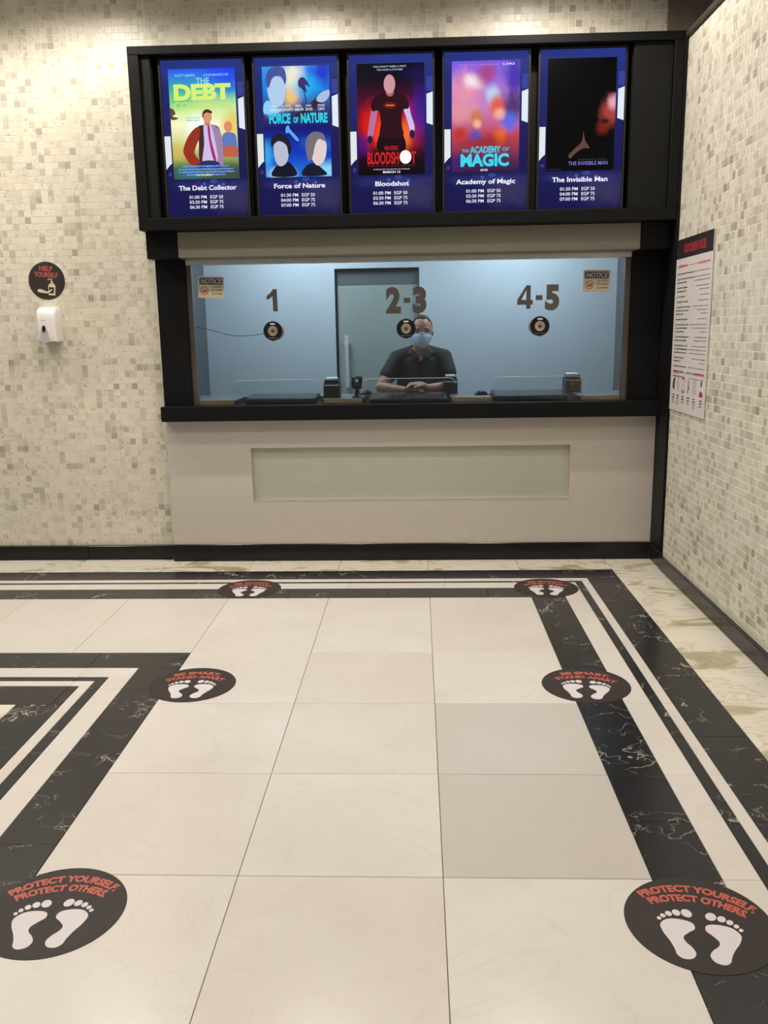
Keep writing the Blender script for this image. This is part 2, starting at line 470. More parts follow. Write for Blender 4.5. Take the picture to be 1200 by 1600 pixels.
# ------------------------------------------------------------------ floor
FL = struct('floor', box(-4.2, 2.15, -4.2, 3.64, -0.10, -0.012), M_FGROUT)
_tiles = {}
def floor_tile(name, x0, x1, y0, y1, mat, g=0.0011):
    w, d = round(x1 - x0 - 2 * g, 4), round(y1 - y0 - 2 * g, 4)
    key = (name, w, d)
    if key not in _tiles:
        c = 0.0012
        a, b = w / 2, d / 2
        V = [(-a, -b, -.012), (a, -b, -.012), (a, b, -.012), (-a, b, -.012), (-a, -b, -c), (a, -b, -c), (a, b, -c), (-a, b, -c),
             (-a + c, -b + c, 0), (a - c, -b + c, 0), (a - c, b - c, 0), (-a + c, b - c, 0)]
        F = [(8, 9, 10, 11)]
        for i in range(4):
            j = (i + 1) % 4
            F += [(i, j, 4 + j, 4 + i), (4 + i, 4 + j, 8 + j, 8 + i)]
        me = bpy.data.meshes.new(name); me.from_pydata(V, [], F); me.update(); me.materials.append(mat)
        _tiles[key] = me
    o = bpy.data.objects.new(name, _tiles[key]); COL.objects.link(o)
    o.parent = FL
    o.location = Vector(((x0 + x1) / 2, (y0 + y1) / 2, 0.0)) - WPOS[FL.name]
    return o
def lay(name, mat, x0, x1, y0, y1, sx=None, sy=None, phase=0.0, g=0.0011):
    def cuts(a, b, s):
        if not s: return [(a, b)]
        k = math.floor((a - phase) / s + 1e-6) + 1
        c = [a]
        while phase + k * s < b - 0.03:
            if phase + k * s > a + 0.03: c.append(phase + k * s)
            k += 1
        c.append(b)
        return list(zip(c[:-1], c[1:]))
    for u0, u1 in cuts(x0, x1, sx):
        for v0, v1 in cuts(y0, y1, sy):
            floor_tile(name, u0, u1, v0, v1, mat, g)
XL, YN = -4.2, -4.2
lay('cream_floor_tile', M_WHITE, -0.6, 0.6, YN, 1.8, 0.6, 0.6)
lay('cream_floor_tile', M_WHITE, 0.6, 1.2, YN, 0.0, 0.6, 0.6)
lay('greyish_floor_tile', M_WGREY, 0.6, 1.2, 0.0, 1.2, 0.6, 0.6)
lay('cream_floor_tile', M_WHITE, 0.6, 1.2, 1.2, 1.8, 0.6, 0.6)
lay('cream_floor_tile', M_WHITE, XL, 1.2, 1.8, 2.69, 0.6, None)
# border running along the counter and down the right side
for nm, mt, a, b in (('black_border_tile', M_BLACK, 1.2, 1.4), ('white_border_strip', M_WHITE, 1.4, 1.51), ('black_border_strip', M_BLACK, 1.51, 1.555), ('white_border_strip', M_WHITE, 1.555, 1.6), ('black_border_tile', M_BLACK, 1.6, 1.8)):
    yt = {1.2: 2.69, 1.4: 2.885, 1.51: 2.997, 1.555: 3.032, 1.6: 3.09}[a]
    lay(nm, mt, a, b, YN, yt, None, 0.6, 0.0 if mt is M_WHITE else 0.3, g=0.0005)
for nm, mt, a, b, xr in (('black_border_tile', M_BLACK, 2.69, 2.885, 1.4), ('white_border_strip', M_WHITE, 2.885, 2.997, 1.51), ('black_border_strip', M_BLACK, 2.997, 3.032, 1.555), ('white_border_strip', M_WHITE, 3.032, 3.09, 1.6), ('black_border_tile', M_BLACK, 3.09, 3.285, 1.8)):
    lay(nm, mt, XL, xr, a, b, 0.6, None, 0.1 if mt is M_WHITE else 0.35, g=0.0005)
lay('veined_margin_tile', M_OLIVE, XL, 1.8, 3.285, 3.60, 0.6, None)
lay('veined_margin_tile', M_OLIVE, 1.8, 2.13, YN, 3.285, None, 0.6)
lay('veined_margin_tile', M_OLIVE, 1.8, 2.13, 3.285, 3.60)
# the second bordered field on the left
ring = [(-0.6, 1.8, 'black_border_tile', M_BLACK), (-0.8, 1.6, 'white_border_strip', M_WHITE), (-0.905, 1.49, 'black_border_strip', M_BLACK), (-0.955, 1.442, 'white_border_strip', M_WHITE), (-1.005, 1.385, 'black_border_tile', M_BLACK), (-1.205, 1.186, None, None)]
for (xa, ya, nm, mt), (xb, yb, _n, _m) in zip(ring[:-1], ring[1:]):
    lay(nm, mt, XL, xa, yb, ya, 0.6, None, 0.15, g=0.0005)
    lay(nm, mt, xb, xa, YN, yb, None, 0.6, 0.15, g=0.0005)
lay('veined_margin_tile', M_OLIVE, XL, -1.205, YN, 1.186, 0.6, 0.6, 0.0)

# ------------------------------------------------------------------ mosaic walls
PITCH = 0.0418
def project(p):
    d = Vector(p) - CAM
    z = d.dot(fw)
    if z < 0.1: return None
    return 600 + 1360.9 * d.dot(r2) / z, 800 - 1360.9 * d.dot(u2) / z
_var = {}
def mosaic(wall, cells, axis, plane, hide):
    """cells: (u, z, w, h, tone) centres on the wall; the 300 largest in view become objects, the rest one joined part"""
    pick = []
    for i, (u, z, w, h, t) in enumerate(cells):
        p = (u, plane, z) if axis == 'y' else (plane, u, z)
        q = project(p)
        if w > 0.036 and h > 0.036 and q and 8 < q[0] < 1192 and 8 < q[1] < 1592 and not hide(q):
            pick.append(((Vector(p) - CAM).length, i))
    pick.sort()
    chosen = {i for _d, i in pick[:300]}
    T = 0.0022
    V, F, tone = [], [], []
    for i, (u, z, w, h, t) in enumerate(cells):
        a, b, c = w / 2, h / 2, 0.0006
        dz = (t * 7.3 % 1) * 0.0007
        if axis == 'y':
            f = lambda s, k, dep: (s, dep, k)
            lv = [f(-a, -b, T), f(a, -b, T), f(a, b, T), f(-a, b, T), f(-a + c, -b + c, dz), f(a - c, -b + c, dz), f(a - c, b - c, dz), f(-a + c, b - c, dz)]
            org = (u, plane, z)
        else:
            f = lambda s, k, dep: (dep, -s, k)
            lv = [f(-a, -b, T), f(a, -b, T), f(a, b, T), f(-a, b, T), f(-a + c, -b + c, dz), f(a - c, -b + c, dz), f(a - c, b - c, dz), f(-a + c, b - c, dz)]
            org = (plane, u, z)
        lf = [(4, 5, 6, 7)] + [(k, (k + 1) % 4, 4 + (k + 1) % 4, 4 + k) for k in range(4)]
        if i in chosen:
            key = (axis, int(t * 24))
            if key not in _var:
                me = bpy.data.meshes.new('mosaic_tile'); me.from_pydata(lv, [], lf); me.update(); me.materials.append(M_MOS if axis == 'y' else M_MOSR)
                at = me.attributes.new('tone', 'FLOAT', 'FACE'); at.data.foreach_set('value', [t] * len(lf))
                _var[key] = me
            o = bpy.data.objects.new('mosaic_tile', _var[key]); COL.objects.link(o)
            o.parent = wall; o.location = Vector(org) - WPOS[wall.name]
        else:
            n = len(V)
            V += [(v[0] + org[0], v[1] + org[1], v[2] + org[2]) for v in lv]
            F += [tuple(k + n for k in q) for q in lf]
            tone += [t] * len(lf)
    c = WPOS[wall.name]
    me = bpy.data.meshes.new('mosaic_field')
    me.from_pydata([(v[0] - c[0], v[1] - c[1], v[2] - c[2]) for v in V], [], F); me.update(); me.materials.append(M_MOS if axis == 'y' else M_MOSR)
    at = me.attributes.new('tone', 'FLOAT', 'FACE'); at.data.foreach_set('value', tone)
    o = bpy.data.objects.new('mosaic_field', me); COL.objects.link(o); o.parent = wall; o['kind'] = 'stuff'
def grid_cells(u0, u1, z0, z1, rng, bond=False):
    out = []
    rows = int((z1 - z0) / PITCH) + 1
    for r in range(rows):
        za = z0 + r * PITCH; zb = min(za + PITCH, z1)
        if zb - za < 0.008: continue
        off = (rng.random() * PITCH if bond else 0.004 * math.sin(r * 1.7) + 0.002 * rng.random())
        u = u0 - (PITCH - off if bond else 0) 
        while u < u1:
            ua, ub = max(u, u0), min(u + PITCH + (rng.random() - .5) * (0.012 if bond else 0.0), u1)
            nxt = u + PITCH if not bond else ub if ub < u1 else u1 + 1
            if ub - ua > 0.008:
                out.append(((ua + ub) / 2, (za + zb) / 2, ub - ua - 0.0022, zb - za - (0.0034 if bond else 0.0022), rng.random()))
            u = nxt
    return out
rng = random.Random(3)
WB = struct('wall_back', box(-4.2, -1.15, 3.6318, 3.80, 0.0, 3.75), M_GROUT)
mosaic(WB, grid_cells(-4.2, -1.158, 0.10, 3.745, rng), 'y', 3.630, lambda q: q[0] > 190 and q[1] < 640)
WU = struct('wall_upper', box(-1.15, 2.085, 3.6318, 3.80, 2.9, 3.75), M_GROUT)
mosaic(WU, grid_cells(-1.150, 2.085, 3.15, 3.745, rng), 'y', 3.630, lambda q: q[1] > 45)
WR = struct('wall_right', box(2.1268, 2.40, -4.2, 3.305, 0.0, 3.185), M_GROUT)
mosaic(WR, grid_cells(-4.2, 3.305, 0.092, 3.185, rng, True), 'x', 2.125, lambda q: q[0] < 1122 and 340 < q[1] < 665)
struct('trim_1', bbox(2.106, 2.42, -4.2, 3.30, 3.187, 3.218, 0.003, 1), M_CAP)['label'] = 'dark brown cap running along the top of the right mosaic wall'
struct('wall_bulkhead', box(2.088, 4.2, 3.60, 3.80, 3.20, 3.75), M_BROWN)

struct('wall_soffit', box(2.9, 3.0, -4.2, 3.60, 3.187, 3.75), M_BROWN)
# baseboards
def baseboard(name, segs, along):
    e = thing(name, segs[0][:3], kind='structure')
    for s in segs:
        part('granite_strip', bbox(*s[3:], 0.0025, 1), M_GRANITE, e)
    return e
L_ = []
x = -1.165
while x > -4.2:
    a = max(x - 0.62, -4.2)
    L_.append((-2.6, 3.61, 0, a + 0.0006, x - 0.0006, 3.600, 3.632, 0.0, 0.100)); x = a
baseboard('baseboard_left', L_, 'x')
L_ = []
y = 3.30
while y > -4.2:
    a = max(y - 1.2, -4.2)
    L_.append((2.11, 0, 0, 2.100, 2.127, a + 0.0006, y - 0.0006, 0.0, 0.088)); y = a
baseboard('baseboard_right', L_, 'y')

# black cladding on the right reveal of the booth
tr = thing('trim_2', (2.12, 3.45, 0), kind='structure')
part('cladding_panel', bbox(2.110, 2.1315, 3.307, 3.60, 0.105, 3.228, 0.002, 1), M_FRAME, tr)
part('skirting_block', bbox(2.106, 2.1315, 3.300, 3.545, 0.0, 0.108, 0.002, 1), M_GRANITE, tr)

# ceiling of the lobby
struct('ceiling', box(-4.2, 4.2, -4.2, 3.80, 3.75, 3.85), M_CEIL)

# ------------------------------------------------------------------ ticket counter (front)
CT = thing('ticket_counter', (0.47, 3.58, 0), 'beige-grey ticket counter with sage green inset panel and black ledge', 'counter')
FX0, FX1, FY = -1.160, 2.108, 3.556
ix0, ix1, iz0, iz1 = -0.592, 1.553, 0.425, 0.787
def ring_panel(x0, x1, z0, z1, a0, a1, b0, b1, y0, y1):
    V = []
    for y in (y0, y1):
        V += [(x0, y, z0), (x1, y, z0), (x1, y, z1), (x0, y, z1), (a0, y, b0), (a1, y, b0), (a1, y, b1), (a0, y, b1)]
    F = []
    for i in range(4):
        j = (i + 1) % 4
        F += [(i, j, 4 + j, 4 + i), (8 + j, 8 + i, 12 + i, 12 + j), (4 + i, 4 + j, 12 + j, 12 + i), (j, i, 8 + i, 8 + j)]
    return V, F
part('front_panel', ring_panel(FX0, FX1, 0.115, 0.982, ix0, ix1, iz0, iz1, FY, FY + 0.05), M_PANEL, CT)
ins = part('inset_panel', box(ix0 - 0.02, ix1 + 0.02, FY + 0.045, FY + 0.06, iz0 - 0.02, iz1 + 0.02), M_INSET, CT, label='sage green glossy inset panel')
part('inset_trim', bbox(ix0, ix1, FY - 0.002, FY + 0.02, iz0 - 0.006, iz0, 0.001, 1), M_CREAM, ins)
part('plinth', bbox(-1.165, 2.106, 3.544, 3.60, 0.0, 0.120, 0.003, 1), M_GRANITE, CT, label='black granite plinth')
part('ledge', bbox(-1.163, 2.1085, 3.460, 3.608, 0.980, 1.078, 0.003, 2), M_FRAME, CT, label='black lacquered ledge')

# ------------------------------------------------------------------ booth window
WN = thing('window_1', (0.47, 3.6, 1.078), kind='structure')
part('column', bbox(-1.163, -0.972, 3.556, 3.64, 1.078, 2.03, 0.003, 1), M_FRAME, WN)
part('column', bbox(1.915, 2.109, 3.556, 3.64, 1.078, 2.03, 0.003, 1), M_FRAME, WN)
part('header_cap', bbox(-1.167, -0.969, 3.408, 3.64, 2.018, 2.18, 0.003, 1), M_FRAME, WN)
part('header_cap', bbox(1.924, 2.109, 3.408, 3.64, 2.018, 2.18, 0.003, 1), M_FRAME, WN)
part('header_fascia', bbox(-0.968, 1.923, 3.414, 3.64, 2.022, 2.178, 0.002, 1), M_FASCIA, WN)
part('top_channel', bbox(-0.97, 1.914, 3.575, 3.63, 1.988, 2.022, 0.002, 1), M_STEEL, WN)
part('jamb', bbox(-0.972, -0.938, 3.585, 3.64, 1.078, 1.99, 0.002, 1), M_BRONZE, WN)
part('jamb', bbox(1.878, 1.915, 3.585, 3.64, 1.078, 1.99, 0.002, 1), M_BRONZE, WN)
part('pane', box(-0.938, 1.878, 3.598, 3.606, 1.0785, 1.99), M_GLASS, WN)

# ------------------------------------------------------------------ booth room
def S_(n, *a, m=M_BOOTH): return struct(n, box(*a), m)
wb = thing('wall_booth_back', (0.47, 4.9, 0), kind='structure')
part('wall_panel', box(-1.30, -0.115, 4.87, 4.97, 0, 2.75), M_BOOTH, wb)
part('wall_panel', box(0.558, 2.25, 4.87, 4.97, 0, 2.75), M_BOOTH, wb)
part('wall_panel', box(-0.115, 0.558, 4.87, 4.97, 2.035, 2.75), M_BOOTH, wb)
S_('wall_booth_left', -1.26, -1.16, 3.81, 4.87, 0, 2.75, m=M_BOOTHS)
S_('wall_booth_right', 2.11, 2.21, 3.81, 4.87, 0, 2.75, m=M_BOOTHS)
S_('ceiling_booth', -1.30, 2.25, 3.66, 4.97, 2.62, 2.75, m=M_CEIL)
S_('floor_booth', -1.26, 2.21, 3.645, 4.97, -0.10, 0.0, m=M_FGROUT)
dr = thing('door_1', (0.22, 4.93, 0), kind='structure')
part('door_leaf', bbox(-0.100, 0.547, 4.915, 4.945, 0.0, 1.905, 0.003, 1), M_DOORG, dr)
part('door_shade_band', bbox(-0.100, 0.547, 4.915, 4.945, 1.908, 2.023, 0.002, 1), M_DOORSHADE, dr)  # dark strip added for the shade across the door top
part('door_jamb', bbox(-0.114, -0.101, 4.895, 4.96, 0, 2.033, 0.002, 1), M_PLASTIC2, dr)
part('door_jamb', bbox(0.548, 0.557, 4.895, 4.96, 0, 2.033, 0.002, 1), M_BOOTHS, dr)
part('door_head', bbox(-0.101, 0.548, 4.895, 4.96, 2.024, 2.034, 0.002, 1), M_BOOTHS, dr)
hd = part('handle', tube([(-0.03, 4.86, 1.10), (-0.03, 4.86, 1.52)], 0.016, 14), M_HANDLE, dr, smooth=True, angle=40)
for z in (1.16, 1.46):
    part('handle_mount', tube([(-0.03, 4.85, z), (-0.03, 4.917, z)], 0.021, 12), M_HANDLE, hd, smooth=True, angle=40)
M_LAMPB = glow('booth_lamp_diffuser', (0.84, 0.93, 1.0), BOOTH_E)
for i, x in enumerate((-0.35, 1.30)):
    t = thing('ceiling_panel_light', (x, 4.25, 2.62), 'white square light panel in the booth ceiling at the %s' % ('door side' if i == 0 else 'side away from the door'), 'ceiling light', 'booth ceiling lights')
    part('diffuser', box(x - 0.27, x + 0.27, 3.98, 4.52, 2.605, 2.610), M_LAMPB, t)
    part('housing', bbox(x - 0.30, x + 0.30, 3.95, 4.55, 2.610, 2.6195, 0.002, 1), M_WPLAST, t)

# ------------------------------------------------------------------ downlights (real fixtures with their lamps)
M_LENS = glow('downlight_lens', (1.0, 0.90, 0.76), 30.0)
def downlight(x, y, z, watts, half, label, tilt=(0, 0), rad=0.04, group='recessed ceiling downlights'):
    t = thing('downlight', (x, y, z), label, 'downlight', group)
    lpart('trim_ring', lathe([(0.050, -0.001), (0.062, -0.006), (0.066, -0.001)], 24), M_WPLAST, t, smooth=True)
    lpart('lens', lathe([(0.0485, -0.0015), (0.047, -0.0025)], 24), M_LENS, t)
    ld = bpy.data.lights.new('downlight_lamp', 'SPOT')
    ld.energy = watts; ld.spot_size = 2 * math.radians(half); ld.spot_blend = 0.45; ld.shadow_soft_size = rad
    ld.color = (1.0, 0.925, 0.825)
    lo = bpy.data.objects.new('downlight_lamp', ld); COL.objects.link(lo); lo.parent = t
    lo.location = (0, 0, -0.05); lo.rotation_euler = (tilt[0], tilt[1], 0)
    return t
for i, x in enumerate((-2.95, -1.55, -0.15, 1.25)):
    downlight(x, 2.78, 3.75, WASH_W, 80, 'ceiling downlight grazing the back mosaic wall, number %s from the left' % ('one', 'two', 'three', 'four')[i])
for i, y in enumerate((2.5, 1.3, 0.1)):
    downlight(1.40, y, 3.75, WASH_W * 0.27, 66, 'ceiling downlight near the right mosaic wall, %s from the booth' % ('first', 'second', 'third')[i])
k = 0
for y in (1.9, 0.4, -1.1, -2.6):
    for x in (-2.6, -0.9, 0.7):
        k += 1
        downlight(x, y, 3.75, SPOT_W * (1.0 if y > 0 else 0.62 if y > -2 else 0.35), 66, 'ceiling downlight over the lobby floor, %s row from the booth, %s of its row' % (('nearest', 'second', 'third', 'farthest')[int((1.9 - y) / 1.5 + 0.01)], {-2.6: 'left', -0.9: 'middle', 0.7: 'right'}[x]), rad=0.08)

# ------------------------------------------------------------------ display cabinet and the five screens
DC = thing('display_cabinet', (0.465, 3.47, 2.175), 'long black cabinet above the ticket window housing five screens', 'cabinet')
CY0, CY1 = 3.310, 3.634
cx0, cx1, cz0, cz1 = -1.176, 2.1085, 2.180, 3.228
part('top_rail', bbox(cx0, cx1, CY0, CY1, 3.180, cz1, 0.003, 1), M_FRAME, DC)
part('bottom_rail', bbox(cx0, cx1, CY0, CY1, cz0, 2.252, 0.003, 1), M_FRAME, DC)
part('side_panel', bbox(cx0, -1.112, CY0, CY1, 2.252, 3.180, 0.003, 1), M_FRAME, DC)
part('side_panel', bbox(2.052, cx1, CY0, CY1, 2.252, 3.180, 0.003, 1), M_FRAME, DC)
part('back_panel', box(-1.112, 2.052, 3.44, 3.46, 2.252, 3.180), M_FRAMEIN, DC)
part('filler_panel', bbox(-1.110, -1.050, 3.335, 3.44, 2.253, 3.179, 0.002, 1), M_FRAMEIN, DC)
part('filler_panel', bbox(1.822, 2.050, 3.335, 3.44, 2.253, 3.179, 0.002, 1), M_FRAMEIN, DC)

def poster_mat(name, stops, blobs=(), k=1.0):
    """picture on a lit screen: vertical colour run plus soft colour patches, all in the picture's own UV"""
    m, nt, N, L, b = nodes_of(name)
    setp(b, (0, 0, 0), 0.35, 0, 0.08)
    uv = N.new('ShaderNodeUVMap')
    sp = N.new('ShaderNodeSeparateXYZ'); L.new(uv.outputs[0], sp.inputs[0])
    r = N.new('ShaderNodeValToRGB'); e = r.color_ramp.elements
    e[0].position = stops[0][0]; e[0].color = (*srgb(*stops[0][1]), 1)
    e[1].position = stops[-1][0]; e[1].color = (*srgb(*stops[-1][1]), 1)
    for p, c in stops[1:-1]:
        q = e.new(p); q.color = (*srgb(*c), 1)
    L.new(sp.outputs[1], r.inputs['Fac'])
    col = r.outputs['Color']
    nz = N.new('ShaderNodeTexNoise'); nz.inputs['Scale'].default_value = 7; nz.inputs['Detail'].default_value = 4
    L.new(uv.outputs[0], nz.inputs['Vector'])
    for (cx, cy, rx, ry, c, st) in blobs:
        s = N.new('ShaderNodeVectorMath'); s.operation = 'SUBTRACT'; s.inputs[1].default_value = (cx, cy, 0)
        L.new(uv.outputs[0], s.inputs[0])
        d = N.new('ShaderNodeVectorMath'); d.operation = 'MULTIPLY'; d.inputs[1].default_value = (1 / rx, 1 / ry, 0)
        L.new(s.outputs[0], d.inputs[0])
        ln = N.new('ShaderNodeVectorMath'); ln.operation = 'LENGTH'; L.new(d.outputs[0], ln.inputs[0])
        ad = mathn(N, 'MULTIPLY_ADD', None, 0.7); ad.inputs[2].default_value = -0.35; L.new(nz.outputs['Fac'], ad.inputs[0])
        a2 = mathn(N, 'ADD'); L.new(ln.outputs['Value'], a2.inputs[0]); L.new(ad.outputs[0], a2.inputs[1])
        mp = N.new('ShaderNodeMapRange'); mp.interpolation_type = 'SMOOTHSTEP'
        mp.inputs[1].default_value = 0.15; mp.inputs[2].default_value = 1.0; mp.inputs[3].default_value = st; mp.inputs[4].default_value = 0
        L.new(a2.outputs[0], mp.inputs[0])
        col = mixc(N, L, mp.outputs[0], col, srgb(*c))
    L.new(col, b.inputs['Emission Color']); b.inputs['Emission Strength'].default_value = k
    return m
def uv_quad(name, x0, x1, y0, y1, h, mat, parent):
    o = lpart(name, flat(rect(x0, x1, y0, y1), h), mat, parent)
    uvl = o.data.uv_layers.new(name='UVMap')
    for i, c in enumerate(((0, 0), (1, 0), (1, 1), (0, 1))): uvl.data[i].uv = c
    return o
SW, SH = 0.500, 0.898          # lit area of one screen
def U(u): return (u - 0.5) * SW
def Vv(v): return (0.5 - v) * SH
PU0, PU1, PV0, PV1 = 0.09, 0.90, 0.055, 0.755     # the poster picture inside the lit area
def pu(u): return U(PU0 + u * (PU1 - PU0))
def pv(v): return Vv(PV0 + v * (PV1 - PV0))
PW, PH = SW * (PU1 - PU0), SH * (PV1 - PV0)
BG = poster_mat('screen_blue_background', [(0, (26, 24, 78)), (0.5, (32, 32, 92)), (1, (44, 58, 138))],
                [(0.1, 0.75, 0.5, 0.3, (34, 38, 112), 0.7), (0.8, 0.12, 0.5, 0.14, (62, 58, 100), 0.8), (0.55, 0.2, 0.7, 0.05, (58, 64, 140), 0.5)], 0.9)
M_TXT = G(235, 238, 255, 1.0)
screens = []
def make_screen(i, label, title, times):
    xc = -0.747 + i * 0.5695
    t = thing('display_screen', (xc, 3.372, 2.712), label, 'screen', 'film screens in the black cabinet')
    t.rotation_euler = (PI / 2, 0, 0)        # local XY is the picture plane, +Z looks at the lobby
    a, b = 0.262, 0.460
    bz = ring_panel(-a, a, -b, b, -SW / 2, SW / 2, -SH / 2, SH / 2, 0, 1)
    bz = ([(v[0], v[2], 0.010 - 0.05 * v[1]) for v in bz[0]], [tuple(reversed(f)) for f in bz[1]])
    lpart('bezel', bz, M_PLASTIC, t)
    eg = ring_panel(-SW / 2, SW / 2, -SH / 2, SH / 2, -SW / 2 + .0016, SW / 2 - .0016, -SH / 2 + .0016, SH / 2 - .0016, 0, 1)
    lpart('bezel_edge', ([(v[0] * 1.03, v[2] * 1.018, 0.0115 - 0.003 * v[1]) for v in eg[0]], [tuple(reversed(f)) for f in eg[1]]), M_BEDGE, t)
    lpart('casing', join(bbox(-a + .004, a - .004, -b + .004, b - .004, -0.055, -0.004, 0.002, 1)), M_PLASTIC2, t)
    sp = uv_quad('lit_panel', -SW / 2, SW / 2, -SH / 2, SH / 2, 0.0, BG, t)
    sc = lambda n, m, mat, h=0.0012: lpart(n, lift(m, h), mat, sp)
    sc('light_patch', flat([(U(0.0), Vv(.475)), (U(.075), Vv(.475)), (U(.075), Vv(.65)), (U(.05), Vv(.66)), (U(0.0), Vv(.69))][::-1]), G(225, 232, 235))
    sc('light_patch', flat([(U(.925), Vv(.25)), (U(1), Vv(.235)), (U(1), Vv(.445)), (U(.925), Vv(.43))][::-1]), G(225, 235, 250))
    for k in range(9):
        v = .145 + k * .0098
        sc('stripe', flat(rect(U(.925), U(1), Vv(v + .003), Vv(v))), G(84, 98, 210))
    for (u, v, r, c) in ((.46, .787, .022, (70, 78, 170)), (.70, .792, .016, (88, 96, 200)), (.045, .72, .022, (52, 60, 130)), (.58, .772, .05, (58, 66, 140))):
        sc('bokeh_spot', flat(ell(U(u), Vv(v), r * SW, r * SW * (0.5 if r == .05 else 1), 16)), G(*c), 0.0008)
    sc('title_lettering', text2d(title[0], 0.0275, U(.5), Vv(.826), title[1], 0.028), M_TXT)
    for k, (tm, pr) in enumerate(times):
        sc('time_lettering', text2d(tm, 0.0195, U(.265), Vv(.882 + k * .0325), 0.107, 0.010, 'L'), M_TXT)
        sc('price_lettering', text2d(pr, 0.0195, U(.525), Vv(.882 + k * .0325), 0.080, 0.010, 'L'), M_TXT)
    return t, sp
def poster(sp, mat):
    p = uv_quad('poster_picture', pu(0), pu(1), pv(1), pv(0), 0.0010, mat, sp)
    # sub-pieces of the printed picture hang under the lit panel, one level down
    n = [0]
    def add(name, m, mat):
        n[0] += 1
        return lpart(name, lift(m, 0.0016 + 0.00025 * n[0]), mat, sp)
    return add
def PL(pts): return flat([(pu(u), pv(v)) for u, v in pts])
def PS(pts, n=4): return flat(smooth_poly([(pu(u), pv(v)) for u, v in pts], n))
def PE(u, v, ru, rv, rot=0): return flat(ell(pu(u), pv(v), ru * PW, rv * PH, 24, rot))
def PT(s, u, v, cap, w=None, bold=0.0, align='C', slant=0): return text2d(s, cap * PH, pu(u), pv(v), None if w is None else w * PW, bold, align, None, slant)
def scribble(x0, x1, y0, y1, rng_, gap=0.25):
    """a line of print too small to read: short irregular marks"""
    V, F = [], []
    x = x0
    h = y1 - y0
    while x < x1 - 0.2 * h:
        w = min(h * rng_.uniform(0.35, 1.6), x1 - x)
        a, b = y0 + h * rng_.uniform(0, .25), y1 - h * rng_.uniform(0, .3)
        n = len(V)
        V += [(x, a, 0), (x + w, a, 0), (x + w, b, 0), (x, b, 0)]; F.append((n, n + 1, n + 2, n + 3))
        x += w + h * gap * rng_.uniform(0.5, 1.6)
    return V, F
ET = [('01:00 PM', 'EGP 50'), ('03:30 PM', 'EGP 75'), ('06:30 PM', 'EGP 75')]
LT = [('01:30 PM', 'EGP 50'), ('04:00 PM', 'EGP 75'), ('07:00 PM', 'EGP 75')]
rs = random.Random(11)

# screen 1
s, sp = make_screen(0, 'leftmost lit screen, poster with yellow DEBT lettering over a suited figure', ('The Debt Collector', 0.36), ET)
add = poster(sp, poster_mat('poster_sunny', [(0, (58, 84, 66)), (0.10, (70, 110, 70)), (0.28, (196, 200, 110)), (0.5, (250, 250, 200)), (0.66, (200, 236, 150)), (0.80, (60, 180, 170)), (1, (40, 84, 246))],
    [(0.9, 0.95, 0.5, 0.25, (40, 60, 240), 0.8), (0.15, 0.72, 0.35, 0.12, (80, 200, 110), 0.7), (0.45, 0.45, 0.35, 0.22, (248, 255, 250), 1.0), (0.95, 0.5, 0.25, 0.2, (226, 200, 80), 0.8), (0.05, 0.25, 0.3, 0.12, (214, 186, 90), 0.8), (0.85, 0.08, 0.4, 0.1, (60, 70, 60), 0.7), (0.25, 0.05, 0.3, 0.08, (40, 120, 140), 0.7)]))
add('lettering', PT('SCOTT ADKINS', .25, .068, .022, .30, 0.01), G(150, 225, 240))
add('lettering', PT('LOUIS MANDYLOR', .72, .068, .022, .37, 0.01), G(150, 210, 250))
add('lettering', PT('THE', .515, .135, .055, .20, 0.0), G(190, 240, 225))
add('lettering', PT('DEBT', .50, .272, .135, .86, 0.055), G(214, 242, 120))
add('lettering', PT('COLLECTOR', .50, .352, .058, .88, 0.04), G(196, 226, 128))
for k in range(2): add('small_print', (lambda m: m)(scribble(pu(.24), pu(.44), pv(.445 + k * .022), pv(.434 + k * .022), rs)), G(120, 186, 180))
add('palm_frond', PS([(0, .35), (.05, .36), (.08, .40), (.03, .42), (.12, .44), (.05, .455), (0, .44)]), G(96, 70, 60))
add('second_figure_shirt', PS([(.74, .70), (.78, .60), (.86, .575), (.97, .60), (.99, .70), (.99, .80), (.76, .78)]), G(96, 120, 190))
add('second_figure_head', PE(.865, .525, .062, .05), G(226, 140, 106))
add('second_figure_arm', PS([(.74, .73), (.86, .70), (.99, .72), (.99, .79), (.86, .80), (.76, .79)]), G(196, 96, 70))
add('jacket', PS([(.40, .53), (.50, .505), (.62, .505), (.72, .53), (.75, .62), (.74, .86), (.66, .875), (.44, .875), (.40, .80), (.41, .66)]), G(70, 40, 42))
add('jacket_sleeve', PS([(.35, .54), (.43, .525), (.42, .62), (.35, .72), (.34, .77), (.42, .85), (.37, .895), (.26, .86), (.18, .78), (.17, .72), (.25, .61)]), G(150, 50, 34))
add('jacket_side', PS([(.60, .52), (.70, .53), (.76, .60), (.77, .75), (.76, .88), (.69, .85), (.64, .68)]), G(160, 132, 170))
add('shirt', PS([(.50, .50), (.60, .50), (.66, .66), (.68, .84), (.56, .86), (.45, .85), (.49, .68)]), G(206, 190, 236))
add('tie', PS([(.555, .515), (.585, .515), (.60, .64), (.66, .82), (.64, .85), (.60, .78), (.565, .64)]), G(166, 44, 110))
add('trousers', PS([(.42, .845), (.55, .83), (.68, .845), (.72, .90), (.38, .90)]), G(40, 50, 92))
add('neck', PE(.555, .485, .045, .03), G(200, 120, 90))
add('head', PE(.56, .435, .068, .055), G(222, 150, 116))
add('hair', PS([(.485, .43), (.50, .385), (.56, .365), (.63, .385), (.625, .405), (.56, .395), (.51, .41), (.505, .44)]), G(66, 38, 32))
